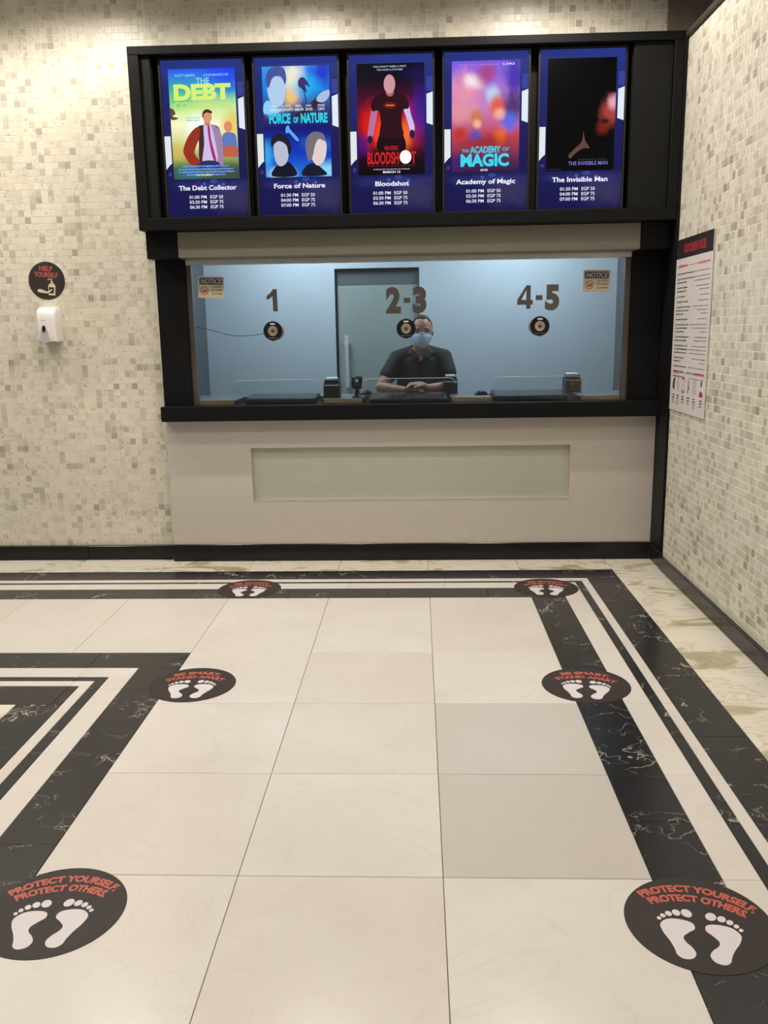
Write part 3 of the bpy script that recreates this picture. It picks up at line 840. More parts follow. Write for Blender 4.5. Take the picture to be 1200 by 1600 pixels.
for k, w in enumerate((.36, .42, .43, .30)):
    add('billing_print', scribble(pu(.5 - w), pu(.5 + w), pv(.892 + k * .026), pv(.874 + k * .026), rs, .12), G(110, 150, 240))
add('lettering', PT('PAY UP JUNE 5', .47, .972, .016, .24, 0.03), G(236, 250, 130))

# screen 2
s, sp = make_screen(1, 'second lit screen from the left, blue poster with cyan FORCE OF NATURE lettering', ('Force of Nature', 0.315), LT)
add = poster(sp, poster_mat('poster_storm', [(0, (36, 120, 220)), (0.2, (20, 60, 190)), (0.45, (20, 24, 110)), (0.62, (60, 60, 110)), (0.8, (20, 130, 230)), (1, (50, 150, 240))],
    [(0.45, 0.9, 0.25, 0.25, (240, 236, 210), 1.0), (0.42, 0.72, 0.2, 0.14, (250, 200, 110), 0.9), (0.9, 0.95, 0.3, 0.2, (30, 30, 200), 0.9), (0.65, 0.82, 0.3, 0.16, (40, 190, 245), 0.7), (0.15, 0.62, 0.25, 0.1, (130, 180, 230), 0.8), (0.8, 0.3, 0.35, 0.1, (50, 110, 230), 0.7), (0.25, 0.04, 0.3, 0.1, (190, 240, 255), 0.9), (0.95, 0.06, 0.3, 0.12, (150, 230, 255), 0.8), (0.02, 0.2, 0.15, 0.2, (60, 180, 250), 0.8)]))
add('head', PS([(.07, .20), (.10, .12), (.20, .08), (.32, .13), (.34, .22), (.30, .33), (.20, .36), (.11, .31)]), G(176, 206, 236))
add('hair', PS([(.05, .12), (.10, .03), (.22, .00), (.33, .02), (.36, .10), (.34, .16), (.28, .09), (.16, .10), (.09, .19)]), G(70, 84, 156))
add('collar', PS([(.01, .34), (.08, .30), (.18, .36), (.24, .41), (.02, .42)]), G(140, 205, 250))
add('palm_tree', join(PS([(.54, .13), (.60, .10), (.66, .13), (.71, .19), (.64, .17), (.66, .24), (.58, .20), (.54, .18)])), G(60, 44, 110))
add('palm_trunk', PL([(.60, .19), (.615, .19), (.665, .345), (.65, .345)]), G(40, 40, 100))
add('outstretched_arm', PS([(.46, .44), (.66, .36), (.84, .27), (.97, .24), (.99, .29), (.88, .34), (.72, .40), (.60, .45)]), G(44, 36, 60))
add('hand', PS([(.80, .31), (.86, .25), (.99, .22), (.99, .28), (.90, .33)]), G(170, 190, 226))
for nm1, nm2, u, w in (('EMILE', 'HIRSCH', .17, .14), ('KATE', 'BOSWORTH', .345, .20), ('MEL', 'GIBSON', .535, .14), ('DAVID', 'ZAYAS', .685, .11), ('STEPHANIE', 'CAYO', .87, .15)):
    add('lettering', PT(nm1, u, .365, .020, w * .7, 0.012), G(220, 228, 245))
    add('lettering', PT(nm2, u, .400, .026, w if nm2 != 'CAYO' else w * .62, 0.02), G(228, 234, 248))
add('lettering', PT('FORCE', .245, .508, .085, .32, 0.045), G(40, 214, 236))
add('lettering', PT('OF', .485, .508, .052, .075, 0.045), G(40, 206, 232))
add('lettering', PT('NATURE', .76, .508, .085, .40, 0.045), G(40, 214, 236))
add('small_figure', PS([(.33, .55), (.37, .53), (.40, .57), (.50, .64), (.52, .67), (.48, .67), (.38, .60), (.33, .60)]), G(90, 170, 240))
add('man_shoulders', PS([(.10, .99), (.16, .90), (.30, .85), (.42, .90), (.46, .99)]), G(20, 20, 40))
add('man_face', PS([(.14, .70), (.22, .66), (.33, .70), (.36, .78), (.32, .87), (.22, .90), (.15, .84)]), G(186, 190, 210))
add('man_hair', PS([(.10, .72), (.12, .64), (.24, .60), (.36, .65), (.40, .74), (.36, .80), (.33, .71), (.22, .67), (.14, .70)]), G(30, 26, 44))
add('woman_shoulders', PS([(.56, .99), (.62, .90), (.74, .88), (.86, .93), (.92, .99)]), G(22, 26, 46))
add('woman_face', PS([(.70, .70), (.80, .63), (.92, .68), (.93, .78), (.88, .87), (.78, .90), (.70, .82)]), G(226, 206, 206))
add('woman_hair', PS([(.62, .76), (.64, .65), (.74, .595), (.88, .61), (.92, .68), (.82, .66), (.76, .72), (.72, .82), (.66, .86)]), G(120, 110, 120))

# screen 3
s, sp = make_screen(2, 'middle lit screen, dark red poster with BLOODSHOT lettering and glowing figure', ('Bloodshot', 0.207), ET)
add = poster(sp, poster_mat('poster_red_glow', [(0, (12, 6, 14)), (0.15, (30, 8, 22)), (0.45, (120, 14, 24)), (0.7, (70, 12, 40)), (0.85, (20, 12, 30)), (1, (8, 8, 16))],
    [(0.25, 0.45, 0.32, 0.28, (230, 28, 22), 0.95), (0.75, 0.45, 0.32, 0.3, (214, 24, 30), 0.95), (0.95, 0.55, 0.28, 0.35, (46, 26, 150), 0.85), (0.72, 0.36, 0.16, 0.2, (250, 110, 50), 0.9), (0.32, 0.36, 0.12, 0.18, (250, 70, 40), 0.9), (0.05, 0.28, 0.16, 0.15, (70, 20, 130), 0.8), (0.9, 0.9, 0.3, 0.12, (24, 22, 80), 0.7)]))
for k, tx in enumerate(("YOU DON'T NEED A PAST", 'TO HAVE A FUTURE')):
    add('lettering', PT(tx, .49, .036 + k * .028, .016, .49 - .11 * k, 0.01), G(190, 206, 245))
add('legs', PS([(.34, .62), (.50, .60), (.66, .62), (.70, .78), (.30, .78)]), G(26, 8, 18))
add('left_arm', PS([(.22, .38), (.30, .37), (.29, .47), (.26, .56), (.22, .66), (.15, .66), (.17, .54), (.20, .44)]), G(176, 116, 160))
add('right_arm', PS([(.68, .38), (.76, .36), (.80, .46), (.85, .56), (.84, .62), (.79, .61), (.74, .50)]), G(206, 190, 240))
add('gloves', PE(.185, .675, .04, .035), G(40, 24, 60))
add('glove', PE(.815, .635, .04, .04), G(30, 24, 80))
add('torso', PS([(.22, .33), (.34, .27), (.48, .255), (.62, .265), (.74, .31), (.77, .40), (.68, .42), (.66, .54), (.68, .65), (.50, .67), (.33, .65), (.35, .53), (.32, .42), (.22, .42)]), G(44, 10, 22))
add('chest_glow', PE(.49, .372, .10, .03), G(104, 18, 20))
add('chest_light', PL([(.43, .368), (.55, .368), (.55, .378), (.43, .378)]), G(250, 130, 60))
add('neck', PE(.49, .26, .06, .035), G(170, 96, 96))
add('head', PE(.485, .185, .085, .085), G(206, 150, 160))
add('lettering', PT('VIN DIESEL', .50, .775, .038, .21, 0.02), G(196, 36, 34))
add('lettering', PT('BLOODSH', .375, .898, .108, .47, 0.03), G(206, 34, 34))
add('lettering', PT('T', .835, .898, .108, .075, 0.03), G(206, 34, 34))
add('round_letter', PE(.713, .842, .088, .062), G(255, 250, 252))
add('lettering', PT('BASED ON THE BEST-SELLING COMIC BOOK', .50, .923, .010, .70, 0.01), G(150, 30, 40))
add('lettering', PT('SUPERHEROES ARE GETTING AN UPGRADE', .50, .955, .010, .55, 0.01), G(200, 210, 235))
add('lettering', PT('MARCH 13', .50, .985, .020, .26, 0.03), G(235, 240, 255))

# screen 4 (its cartoon characters are left out: soft colour shapes only)
s, sp = make_screen(3, 'second lit screen from the right, pink and purple poster with cyan MAGIC lettering', ('Academy of Magic', 0.36), ET)
add = poster(sp, poster_mat('poster_magic', [(0, (40, 26, 70)), (0.12, (96, 40, 80)), (0.35, (196, 70, 80)), (0.6, (200, 130, 190)), (0.85, (150, 110, 220)), (1, (120, 90, 230))],
    [(0.2, 0.75, 0.4, 0.25, (236, 150, 170), 0.9), (0.32, 0.82, 0.22, 0.1, (250, 236, 240), 0.9), (0.15, 0.55, 0.35, 0.16, (226, 150, 160), 0.9), (0.5, 0.88, 0.24, 0.14, (170, 60, 120), 0.85), (0.95, 0.85, 0.3, 0.3, (60, 40, 170), 0.9), (0.9, 0.6, 0.3, 0.2, (56, 40, 100), 0.9), (0.6, 0.7, 0.16, 0.14, (190, 226, 250), 0.8), (0.85, 0.45, 0.2, 0.14, (60, 110, 240), 0.8), (0.66, 0.60, 0.17, 0.14, (226, 90, 50), 0.95), (0.70, 0.53, 0.12, 0.08, (246, 180, 160), 0.9), (0.36, 0.50, 0.14, 0.10, (206, 120, 70), 0.9), (0.38, 0.44, 0.09, 0.06, (244, 186, 160), 0.9), (0.72, 0.33, 0.14, 0.12, (238, 110, 30), 0.9), (0.35, 0.34, 0.16, 0.08, (40, 90, 190), 0.85), (0.12, 0.36, 0.16, 0.09, (190, 50, 40), 0.9), (0.5, 0.28, 0.5, 0.10, (140, 30, 40), 0.6), (0.1, 0.1, 0.3, 0.12, (70, 30, 110), 0.8)]))
add('lettering', PT('FROM THE CREATOR OF', .40, .042, .014, .60, 0.004), G(190, 140, 200))
add('lettering', PT('CARS', .83, .042, .020, .18, 0.012), G(240, 230, 255))
add('lettering', PT('THE', .20, .812, .028, .10, 0.03), G(40, 190, 214))
add('lettering', PT('ACADEMY', .50, .818, .058, .46, 0.04), G(60, 200, 226))
add('lettering', PT('OF', .80, .806, .032, .10, 0.03), G(40, 180, 210))
add('lettering_shadow', PT('MAGIC', .495, .945, .112, .74, 0.07), G(24, 60, 90))
add('lettering', PT('MAGIC', .49, .937, .108, .72, 0.045), G(70, 214, 238))
add('lettering', PT('GVE', .48, .985, .018, .11, 0.03), G(236, 232, 240))

# screen 5
s, sp = make_screen(4, 'rightmost lit screen, nearly black poster reading THE INVISIBLE MAN', ('The Invisible Man', 0.335), LT)
add = poster(sp, poster_mat('poster_dark', [(0, (6, 5, 8)), (0.5, (6, 5, 7)), (1, (5, 5, 8))],
    [(0.93, 0.52, 0.20, 0.20, (176, 70, 60), 0.9), (0.97, 0.61, 0.13, 0.10, (240, 170, 186), 0.9), (0.82, 0.38, 0.14, 0.10, (120, 40, 26), 0.8), (0.86, 0.44, 0.10, 0.035, (30, 14, 20), 0.9)]))
add('lock_of_hair', PS([(.33, .86), (.42, .80), (.52, .74), (.54, .65), (.57, .73), (.64, .80), (.55, .80), (.44, .84), (.36, .89)]), G(96, 70, 58))
add('lettering', PT('ELISABETH MOSS', .69, .908, .013, .42, 0.0), G(66, 66, 90))
add('lettering', PT('THE INVISIBLE MAN', .62, .952, .036, .58, 0.012), G(120, 120, 196))
add('small_print', scribble(pu(.02), pu(.22), pv(.992), pv(.982), rs, .5), G(60, 60, 80))

# ------------------------------------------------------------------ on and behind the glass
def intercom(x, z, label):
    t = thing('intercom_speaker', (x, 3.545, z), label, 'speaker', 'intercoms on the ticket window')
    t.rotation_euler = (PI / 2, 0, 0)
    R_ = 0.0625
    lpart('face_plate', lathe([(R_ - .004, -0.012), (R_, -0.008), (R_, -0.002), (R_ - .003, 0.001)], 40), M_PLASTIC, t, smooth=True, angle=35)
    lpart('body', lathe([(R_ - .002, -0.0525), (R_ - .002, -0.010)], 40), M_GPLAST, t, smooth=True, angle=35)
    lpart('reflected_body', lathe([(R_ - .002, -0.115), (R_ - .002, -0.0615)], 40), M_GPLAST, t, smooth=True, angle=35)  # body repeated behind the pane, shaped as its mirror image in the glass
    dish = lpart('metal_dish', lathe([(0.0325, 0.0012), (0.032, 0.004), (0.028, 0.0035), (0.013, 0.0015)], 36), M_GOLD, t, smooth=True, angle=50)
    lpart('centre_grille', lathe([(0.012, 0.0020), (0.0115, 0.005), (0.006, 0.0065)], 24), M_BRONZE, dish, smooth=True)
    lpart('name_plate', prism(rect(-0.016, 0.016, 0.040, 0.050), 0.001, 0.0022), M_WPLAST, t)
    lpart('small_print', lift(scribble(-0.034, 0.034, -0.047, -0.044, rs, .6), 0.0016), M_GREYP, t)
    lpart('lower_clip', prism(rect(-0.003, 0.003, -R_ - .006, -R_ + .002), -0.010, -0.004), M_PLASTIC2, t)
    return t
intercom(-0.408, 1.560, 'round black intercom below the number 1 on the ticket window')
intercom(0.466, 1.562, 'round black intercom in front of the cashier, below 2-3')
intercom(1.333, 1.564, 'round black intercom below 4-5 on the ticket window')
cb = [(-0.465, 3.635, 1.548), (-0.50, 3.64, 1.542), (-0.56, 3.645, 1.534), (-0.63, 3.65, 1.530), (-0.69, 3.65, 1.533), (-0.75, 3.65, 1.545), (-0.80, 3.65, 1.562), (-0.86, 3.66, 1.575), (-0.93, 3.665, 1.592), (-1.0, 3.67, 1.595)]
tag(mesh_obj('intercom_cable', tube(cb, 0.0022, 6), M_PLASTIC, smooth=True), 'thin dark cable sagging from the left intercom to the side wall', 'cable')

DIG = {'1': [(.56, 0), (1, 0), (.96, 1), (.60, 1), (.40, .86), (0, .70), (0, .52), (.30, .58), (.54, .68)],
       '4': None}
FOUR = [[(.58, 0), (.86, 0), (.86, 1), (.58, 1)], [(0, .17), (.58, .17), (.58, .38), (0, .38)], [(.86, .17), (1, .17), (1, .38), (.86, .38)], [(0, .38), (.26, .38), (.58, .80), (.58, 1)]]
def window_number(s, x0, x1, z0, z1, label):
    gl = list(s)
    t = thing('window_number', ((x0 + x1) / 2, 3.5974, z0), label, 'number', 'mirror-finish window numbers')
    if len(gl) == 1:
        spans = [(x0, x1)]
    else:
        w = x1 - x0
        spans = [(x0, x0 + w * .37), (x0 + w * .44, x0 + w * .60), (x0 + w * .66, x1)]
    for ch, (a, b) in zip(gl, spans):
        if ch == '-': m = flat(rect(a, b, (z1 - z0) * .36, (z1 - z0) * .57))
        elif ch in DIG:
            m = join(*[flat([(a + u * (b - a), v * (z1 - z0)) for u, v in q]) for q in ([DIG[ch]] if DIG[ch] else FOUR)])
        else: m = text2d(ch, z1 - z0, (a + b) / 2, 0, b - a, 0.06, res=6)
        V, F = m
        V = V + [(v[0], v[1], -0.0006) for v in V]
        part('digit' if ch != '-' else 'dash', xf(m, plane_M((0, 3.5972, z0), *XZ)), M_MIRROR, t)
window_number('1', -0.449, -0.377, 1.686, 1.828, 'bronze mirror numeral 1 on the left of the ticket window')
window_number('2-3', 0.335, 0.600, 1.672, 1.824, 'bronze mirror numerals 2-3 above the cashier')
window_number('4-5', 1.190, 1.462, 1.676, 1.824, 'bronze mirror numerals 4-5 on the right of the ticket window')

def notice(xc, zc, tilt, label):
    t = thing('notice_sticker', (xc, 3.5975, zc), label, 'sticker', 'notice stickers on the ticket window')
    t.rotation_euler = (PI / 2, tilt, 0)
    w, h = 0.172, 0.138
    lpart('backing', prism(rrect(-w / 2, w / 2, -h / 2, h / 2, 0.008), -0.0004, 0.0004), M_CREAM, t)
    lpart('header_block', lift(flat(rrect(-w / 2 + .010, w / 2 - .010, .016, h / 2 - .010, 0.004)), 0.0008), M_NAVY, t)
    lpart('header_lettering', lift(text2d('NOTICE', 0.030, 0, .0235, 0.136, 0.03, slant=0.15), 0.0012), M_GREYP, t)
    for k, (tx, wd) in enumerate((('NO FOOD', 0.064), ('NO DRINK', 0.072), ('ALLOWED', 0.070))):
        lpart('lettering', lift(text2d(tx, 0.0125, 0.038, -.004 - k * .0215, wd, 0.02), 0.0008), M_INK, t)
    ring_o, ring_i = ell(-.044, -.024, .027, .027, 28), ell(-.044, -.024, .0215, .0215, 28)
    lpart('prohibition_ring', ([(x, y, .0008) for x, y in ring_o + ring_i], [(i, (i + 1) % 28, 28 + (i + 1) % 28, 28 + i) for i in range(28)]), M_RED, t)
    lpart('food_symbol', lift(flat([(-.060, -.034), (-.034, -.034), (-.030, -.020), (-.036, -.012), (-.041, -.024), (-.056, -.026)]), .0008), M_INK, t)
    lpart('slash', lift(flat([(-.064, -.008), (-.060, -.005), (-.024, -.040), (-.028, -.043)][::-1]), .0011), M_RED, t)
notice(-0.813, 1.848, math.radians(2.0), 'NOTICE no food no drink sticker at the left end of the ticket window')
notice(1.698, 1.843, math.radians(1.0), 'NOTICE no food no drink sticker at the right end of the ticket window')

def plate(x0, x1, label):
    t = thing('acrylic_plate', ((x0 + x1) / 2, 3.552, 1.0785), label, 'screen plate', 'acrylic pass-through plates')
    pl = rrect(x0, x1, 1.0785, 1.240, 0.045, 6, (0, 0, 1, 1))
    part('sheet', xf(prism(pl, 0.0, 0.006), plane_M((0, 3.553, 0), *XZ)), M_PLATE, t)
    ed = [p for p in pl]
    part('polished_edge', tube([(x, 3.550, z) for x, z in ed[1:-1] + [ed[-1]]], 0.0022, 6), glass_edge, t, smooth=True)
glass_edge = plain('polished_acrylic_edge', (0.40, 0.44, 0.44), 0.15)
plate(-0.693, -0.095, 'clear rounded acrylic plate below the number 1')
plate(0.170, 0.790, 'clear rounded acrylic plate in front of the cashier')
plate(1.030, 1.620, 'clear rounded acrylic plate below 4-5')

# ------------------------------------------------------------------ inside worktop and devices
WT = thing('worktop', (0.47, 3.85, 1.06), 'grey inner worktop with light wood front edge behind the glass', 'worktop')
segs = [(-1.155, -0.700), (-0.095, 0.165), (0.765, 1.030), (1.622, 2.105)]
part('rear_slab', bbox(-1.155, 2.105, 3.945, 4.095, 1.060, 1.105, 0.002, 1), M_WORK, WT)
for a, b in segs:
    part('front_slab', bbox(a, b, 3.634, 3.945, 1.060, 1.105, 0.002, 1), M_WORK, WT)
    part('wood_edge', bbox(a, b, 3.614, 3.634, 1.060, 1.109, 0.002, 1), M_WOOD, WT, label='light wood edge strip')
for x in (-1.05, 0.9, 2.0):
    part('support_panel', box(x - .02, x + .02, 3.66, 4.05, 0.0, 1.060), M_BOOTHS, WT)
stn = [(-0.700, -0.095, 'below the number 1'), (0.165, 0.765, 'in front of the cashier'), (1.030, 1.622, 'below 4-5')]
for a, b, w in stn:
    t = thing('pass_through_tray', ((a + b) / 2, 3.78, 1.06), 'dark metal pass-through tray ' + w, 'tray', 'pass-through trays')
    part('tray_base', bbox(a + .002, b - .002, 3.612, 3.943, 1.045, 1.066, 0.002, 1), M_PLASTIC2, t)
    for u in (a + .002, b - .010):
        part('tray_side', bbox(u, u + .008, 3.612, 3.943, 1.066, 1.104, 0.001, 1), M_PLASTIC2, t)
def monitor(x0, x1, zf, zb, label):
    t = thing('touch_monitor', ((x0 + x1) / 2, 3.76, 1.066), label, 'monitor', 'flat-lying touch monitors')
    y0, y1 = 3.622, 3.895
    ang = math.atan2(zb - zf, y1 - y0)
    M = Matrix.Translation(((x0 + x1) / 2, y0, zf)) @ Matrix.Rotation(ang, 4, 'X')
    w = (x1 - x0) / 2; d = y1 - y0
    c = part('casing', xf(bbox(-w, w, 0, d, -0.034, 0, 0.006, 2), M), M_PLASTIC, t, smooth=True, angle=40)
    part('screen_glass', xf(rrect_slab(-w + .018, w - .018, .016, d - .016), M), M_SCRN, t)
    part('foot', bbox((x0 + x1) / 2 - .09, (x0 + x1) / 2 + .09, 3.70, 3.86, 1.066, 1.084, 0.003, 1), M_PLASTIC2, t)
def rrect_slab(a, b, c, d): return prism(rrect(a, b, c, d, 0.006, 3), -0.002, 0.0012)
monitor(-0.632, -0.148, 1.112, 1.128, 'black touch monitor lying flat below the number 1')
monitor(0.212, 0.735, 1.103, 1.127, 'black touch monitor lying flat before the cashier')
monitor(1.046, 1.540, 1.112, 1.132, 'black touch monitor lying flat below 4-5')

def printer(xc, yc, z, w, h, label, paper=True, led=False):
    t = thing('receipt_printer', (xc, yc, z), label, 'printer', 'receipt printers')
    d = 0.14
    body = [(-d / 2, 0), (d / 2, 0), (d / 2, h * .80), (-d / 2 + .012, h * .80), (-d / 2 - .006, h * .62), (-d / 2 + .004, 0)]
    V = [(x, y, zz) for x in (-w / 2, w / 2) for y, zz in body]
    n = len(body)
    F = [tuple(reversed(range(n))), tuple(range(n, 2 * n))][::-1] + [(i, (i + 1) % n, n + (i + 1) % n, n + i) for i in range(n)]
    lpart('body', (V, F), M_PLASTIC2, t)
    lpart('lid', bbox(-w / 2 + .004, w / 2 - .004, -d / 2 + .010, d / 2, h * .80, h * .95, 0.006, 2), M_PLASTIC, t, smooth=True, angle=40)
    lpart('paper_slot', bbox(-w / 2 - .0012, w / 2 + .0012, -d / 2 - .006, -d / 2 + .03, h * .66, h * .70, 0.001, 1), M_GPLAST, t)
    if paper:
        lpart('receipt_paper', bbox(-w * .36, w * .36, -d / 2 + .02, d / 2 - .03, h * .95, h * 1.06, 0.004, 1), M_PAPER, t)
    lpart('status_window', bbox(-w * .2, w * .05, -d / 2 - .0045, -d / 2 + .02, h * .44, h * .54, 0.001, 1), plain('amber_lens', (0.30, 0.19, 0.03), 0.3) if led else M_PLASTIC, t)
    return t
printer(-0.046, 3.74, 1.105, 0.108, 0.130, 'small black receipt printer on wood edge beside the barcode scanner')
printer(0.770, 4.00, 1.105, 0.098, 0.125, 'small black receipt printer at the elbow of the cashier')
printer(1.628, 4.01, 1.105, 0.108, 0.125, 'small black receipt printer with amber window, right end of worktop', led=True)

t = thing('barcode_scanner', (0.128, 3.69, 1.105), 'black barcode scanner on an upright stand beside the printer', 'scanner')
lpart('stand_base', lathe([(0.040, 0.0), (0.040, 0.006), (0.022, 0.014), (0.014, 0.05), (0.017, 0.075)], 28), M_PLASTIC, t, smooth=True)
lpart('head', bbox(-0.036, 0.036, -0.028, 0.030, 0.062, 0.148, 0.014, 3), M_PLASTIC, t, smooth=True, angle=50)
lpart('scan_window', bbox(-0.026, 0.026, -0.0305, -0.020, 0.082, 0.138, 0.004, 2), M_SCRN, t, smooth=True, angle=50)
lpart('scan_lens', lathe([(0.010, 0.0), (0.008, 0.004)], 16, Matrix.Translation((0.0, -0.0305, 0.118)) @ Matrix.Rotation(PI / 2, 4, 'X')), M_PAPER, t)

def mouse(x, y, label, rz):
    t = thing('computer_mouse', (x, y, 1.105), label, 'mouse', 'computer mice', rz=rz)
    V, F = [], []
    prof = [(0.0, 0.0), (0.12, 0.014), (0.3, 0.026), (0.55, 0.034), (0.8, 0.027), (0.95, 0.014), (1.0, 0.0)]
    n = 9
    for u, h in prof:
        hw = 0.028 * math.sqrt(max(0.04, 1 - (2 * u - 1) ** 4))
        for i in range(n):
            a = PI * i / (n - 1)
            V.append(((u - .5) * 0.100, -hw * math.cos(a), h * math.sin(a) ** 0.7 if 0 < i < n - 1 else 0.0))
    for k in range(len(prof) - 1):
        for i in range(n - 1):
            F.append((k * n + i, k * n + i + 1, (k + 1) * n + i + 1, (k + 1) * n + i))
    F.append(tuple(k * n for k in range(len(prof)))); F.append(tuple(k * n + n - 1 for k in reversed(range(len(prof)))))
    lpart('shell', (V, F), M_PLASTIC, t, smooth=True)
    lpart('scroll_wheel', bbox(-.038, -.022, -.004, .004, .022, .030, .003, 2), M_GPLAST, t, smooth=True)
    return t
mouse(0.975, 3.83, 'black computer mouse alone on the worktop between cashier and right monitor', 0.15)
mouse(0.172, 3.995, 'black computer mouse behind the barcode scanner', 0.4)

# ------------------------------------------------------------------ wall sticker, soap dispenser, rules sign
t = thing('wall_sticker', (-1.917, 3.6285, 1.910), 'round dark HELP YOURSELF sticker on the mosaic wall', 'sticker')
t.rotation_euler = (PI / 2, math.radians(4), 0)
R_ = 0.122
lpart('disc', prism(ell(0, 0, R_, R_, 56), -0.001, 0.0008), M_STICK, t)
lpart('lettering', lift(text2d('HELP', 0.031, -.004, .064, 0.088, 0.022), .0013), M_RED, t)
lpart('lettering', lift(text2d('YOURSELF', 0.031, -.004, .024, 0.158, 0.022), .0013), M_RED, t)
lpart('bottle_symbol', lift(flat([(.012, -.092), (.056, -.092), (.058, -.030), (.046, -.014), (.024, -.014), (.010, -.030)]), .0013), M_CREAM, t)
lpart('bottle_label', lift(flat([(.014, -.080), (.047, -.080), (.049, -.040), (.016, -.040)]), .0017), M_STICK, t)
lpart('pump_symbol', lift(flat([(.024, -.010), (.044, -.010), (.036, .004), (.037, .014), (.012, .014), (.006, .004), (.012, .004), (.014, .010), (.030, .010), (.031, .003)]), .0013), M_CREAM, t)
lpart('hand_symbol', lift(flat(smooth_poly([(-.064, -.066), (-.050, -.056), (-.026, -.060), (-.006, -.068), (.012, -.066), (.034, -.052), (.036, -.058), (.008, -.080), (-.020, -.080), (-.054, -.076)], 3)), .0021), M_CREAM, t)

t = thing('soap_dispenser', (-1.905, 3.63, 1.515), 'white plastic soap dispenser on the mosaic wall under the round sticker', 'dispenser')
lv = [(0, .112, .064), (.02, .117, .066), (.15, .118, .067), (.180, .114, .0665), (.200, .104, .065), (.213, .090, .062), (.221, .072, .057), (.224, .050, .050)]
V_, F_ = [], []
for z_, d_, w_ in lv:
    r_ = min(.026, d_ * .45)
    ring_ = [(w_, 0.0)] + [(w_ - r_ + r_ * math.cos(a_), -d_ + r_ - r_ * math.sin(a_)) for a_ in [PI / 2 * k / 6 for k in range(7)]] + [(-w_ + r_ - r_ * math.sin(a_), -d_ + r_ - r_ * math.cos(a_)) for a_ in [PI / 2 * k / 6 for k in range(7)]] + [(-w_, 0.0)]
    V_ += [(x_, y_, z_) for x_, y_ in ring_]
n_ = len(ring_)
for k in range(len(lv) - 1):
    F_ += [(k * n_ + i, (k + 1) * n_ + i, (k + 1) * n_ + (i + 1) % n_, k * n_ + (i + 1) % n_) for i in range(n_)]
F_ += [tuple(range(n_)), tuple(reversed(range((len(lv) - 1) * n_, len(lv) * n_)))]
lpart('cover', (V_, F_), M_WPLAST, t, smooth=True, angle=50)
lpart('push_lever', xf(prism(smooth_poly([(-.024, -.006), (.028, -.006), (.029, .03), (.020, .075), (.010, .092), (-.006, .092), (-.016, .075), (-.025, .03)], 3), -0.004, 0.006), plane_M((-.012, -0.1185, 0.0), *XZ)), M_GPLAST, t, label='grey push lever')
lpart('refill_window', xf(prism(ell(0, 0, .011, .022, 20), 0.0, 0.0085), plane_M((-.010, -0.1185, 0.082), *XZ)), M_PLASTIC, t, label='dark sight window')
lpart('badge', xf(lift(scribble(-.013, .013, -.003, .003, rs, .3), .0006), plane_M((-.012, -0.1185, 0.138), *XZ)), M_GPLAST, t)
lpart('drip_base', bbox(-.058, .062, -.100, 0.0, -.010, 0.002, .003, 1), M_GPLAST, t)

t = thing('rules_sign', (2.1175, 2.96, 1.045), 'tall white rules sign with black header on the right mosaic wall', 'sign')
sy0, sy1, sz0, sz1 = 2.627, 3.294, 1.043, 2.055
part('board', bbox(2.1165, 2.1238, sy0, sy1, sz0, sz1, 0.001, 1), M_SIGN, t)
PM = plane_M((2.1163, sy1, sz0), *YZ)      # local x: from the booth towards the viewer, y: up
w = sy1 - sy0; h = sz1 - sz0
def SG(name, m, mat, k=1): return part(name, xf(lift(m, 0.0003 * k), PM), mat, t)
SG('header_band', flat(rect(0, w, h - .112, h)), M_SIGNH)
SG('header_lettering', text2d('OUR CINEMA RULES', 0.048, w * .52, h - .082, 0.40, 0.03), M_RED2, 2)
SG('section_heading', scribble(.05, .24, h - .168, h - .146, rs, .08), M_PINK)
SG('section_heading', scribble(.42, w - .03, h - .168, h - .150, rs, .15), M_PINK)
SG('rule_line', flat(rect(.26, .41, h - .160, h - .157)), M_GINK)
SG('rule_line', flat(rect(0.0, .04, h - .160, h - .157)), M_GINK)
yy = h - .200
ln = [(.32, .38), (.36, .36), (.20, .37), (.22, .30), (.20, .22), (.18, .20), (.25, .24), (.30, .37), (.27, .27), (.16, .16), (.26, .23), (.28, .42), (.26, .36), (.20, .16), (.30, .27), (.26, .28), (.28, .35), (.29, .40), (.27, .38), (.22, .32), (.15, .14), (.27, .39), (.22, .43), (.26, .33)]
gaps = {0, 2, 4, 5, 6, 9, 10, 13, 15, 18, 20, 21, 22}
for i, (a, b) in enumerate(ln):
    SG('fine_print', scribble(.045, .045 + a * .92, yy - .006, yy + .004, rs, .35), M_INK)
    SG('fine_print', scribble(w - .03 - b * .75, w - .03, yy - .005, yy + .003, rs, .45), M_GINK)
    yy -= .0305 if i in gaps else .0205
yb = 0.235
SG('section_heading', scribble(.05, .17, yb - .012, yb + .010, rs, .06), M_PINK)
SG('section_heading', scribble(w - .22, w - .02, yb - .008, yb + .010, rs, .15), M_PINK)
SG('rule_line', flat(rect(.19, w - .24, yb - .002, yb + .001)), M_GINK)
ic = [.075, .165, .265, .37, .48, .60]
SG('popcorn_symbol', flat(smooth_poly([(ic[0] - .02, .135), (ic[0] + .015, .13), (ic[0] + .02, .165), (ic[0] + .03, .20), (ic[0], .195), (ic[0] - .02, .17)], 3)), M_INK)
SG('pencil_symbol', flat(rect(ic[1] - .007, ic[1] + .007, .125, .205)), M_PINK)
o_, i_ = smooth_poly([(ic[2] - .03, .13), (ic[2], .115), (ic[2] + .03, .13), (ic[2] + .012, .16), (ic[2] + .03, .195), (ic[2], .21), (ic[2] - .025, .195), (ic[2] - .01, .16)], 3), None
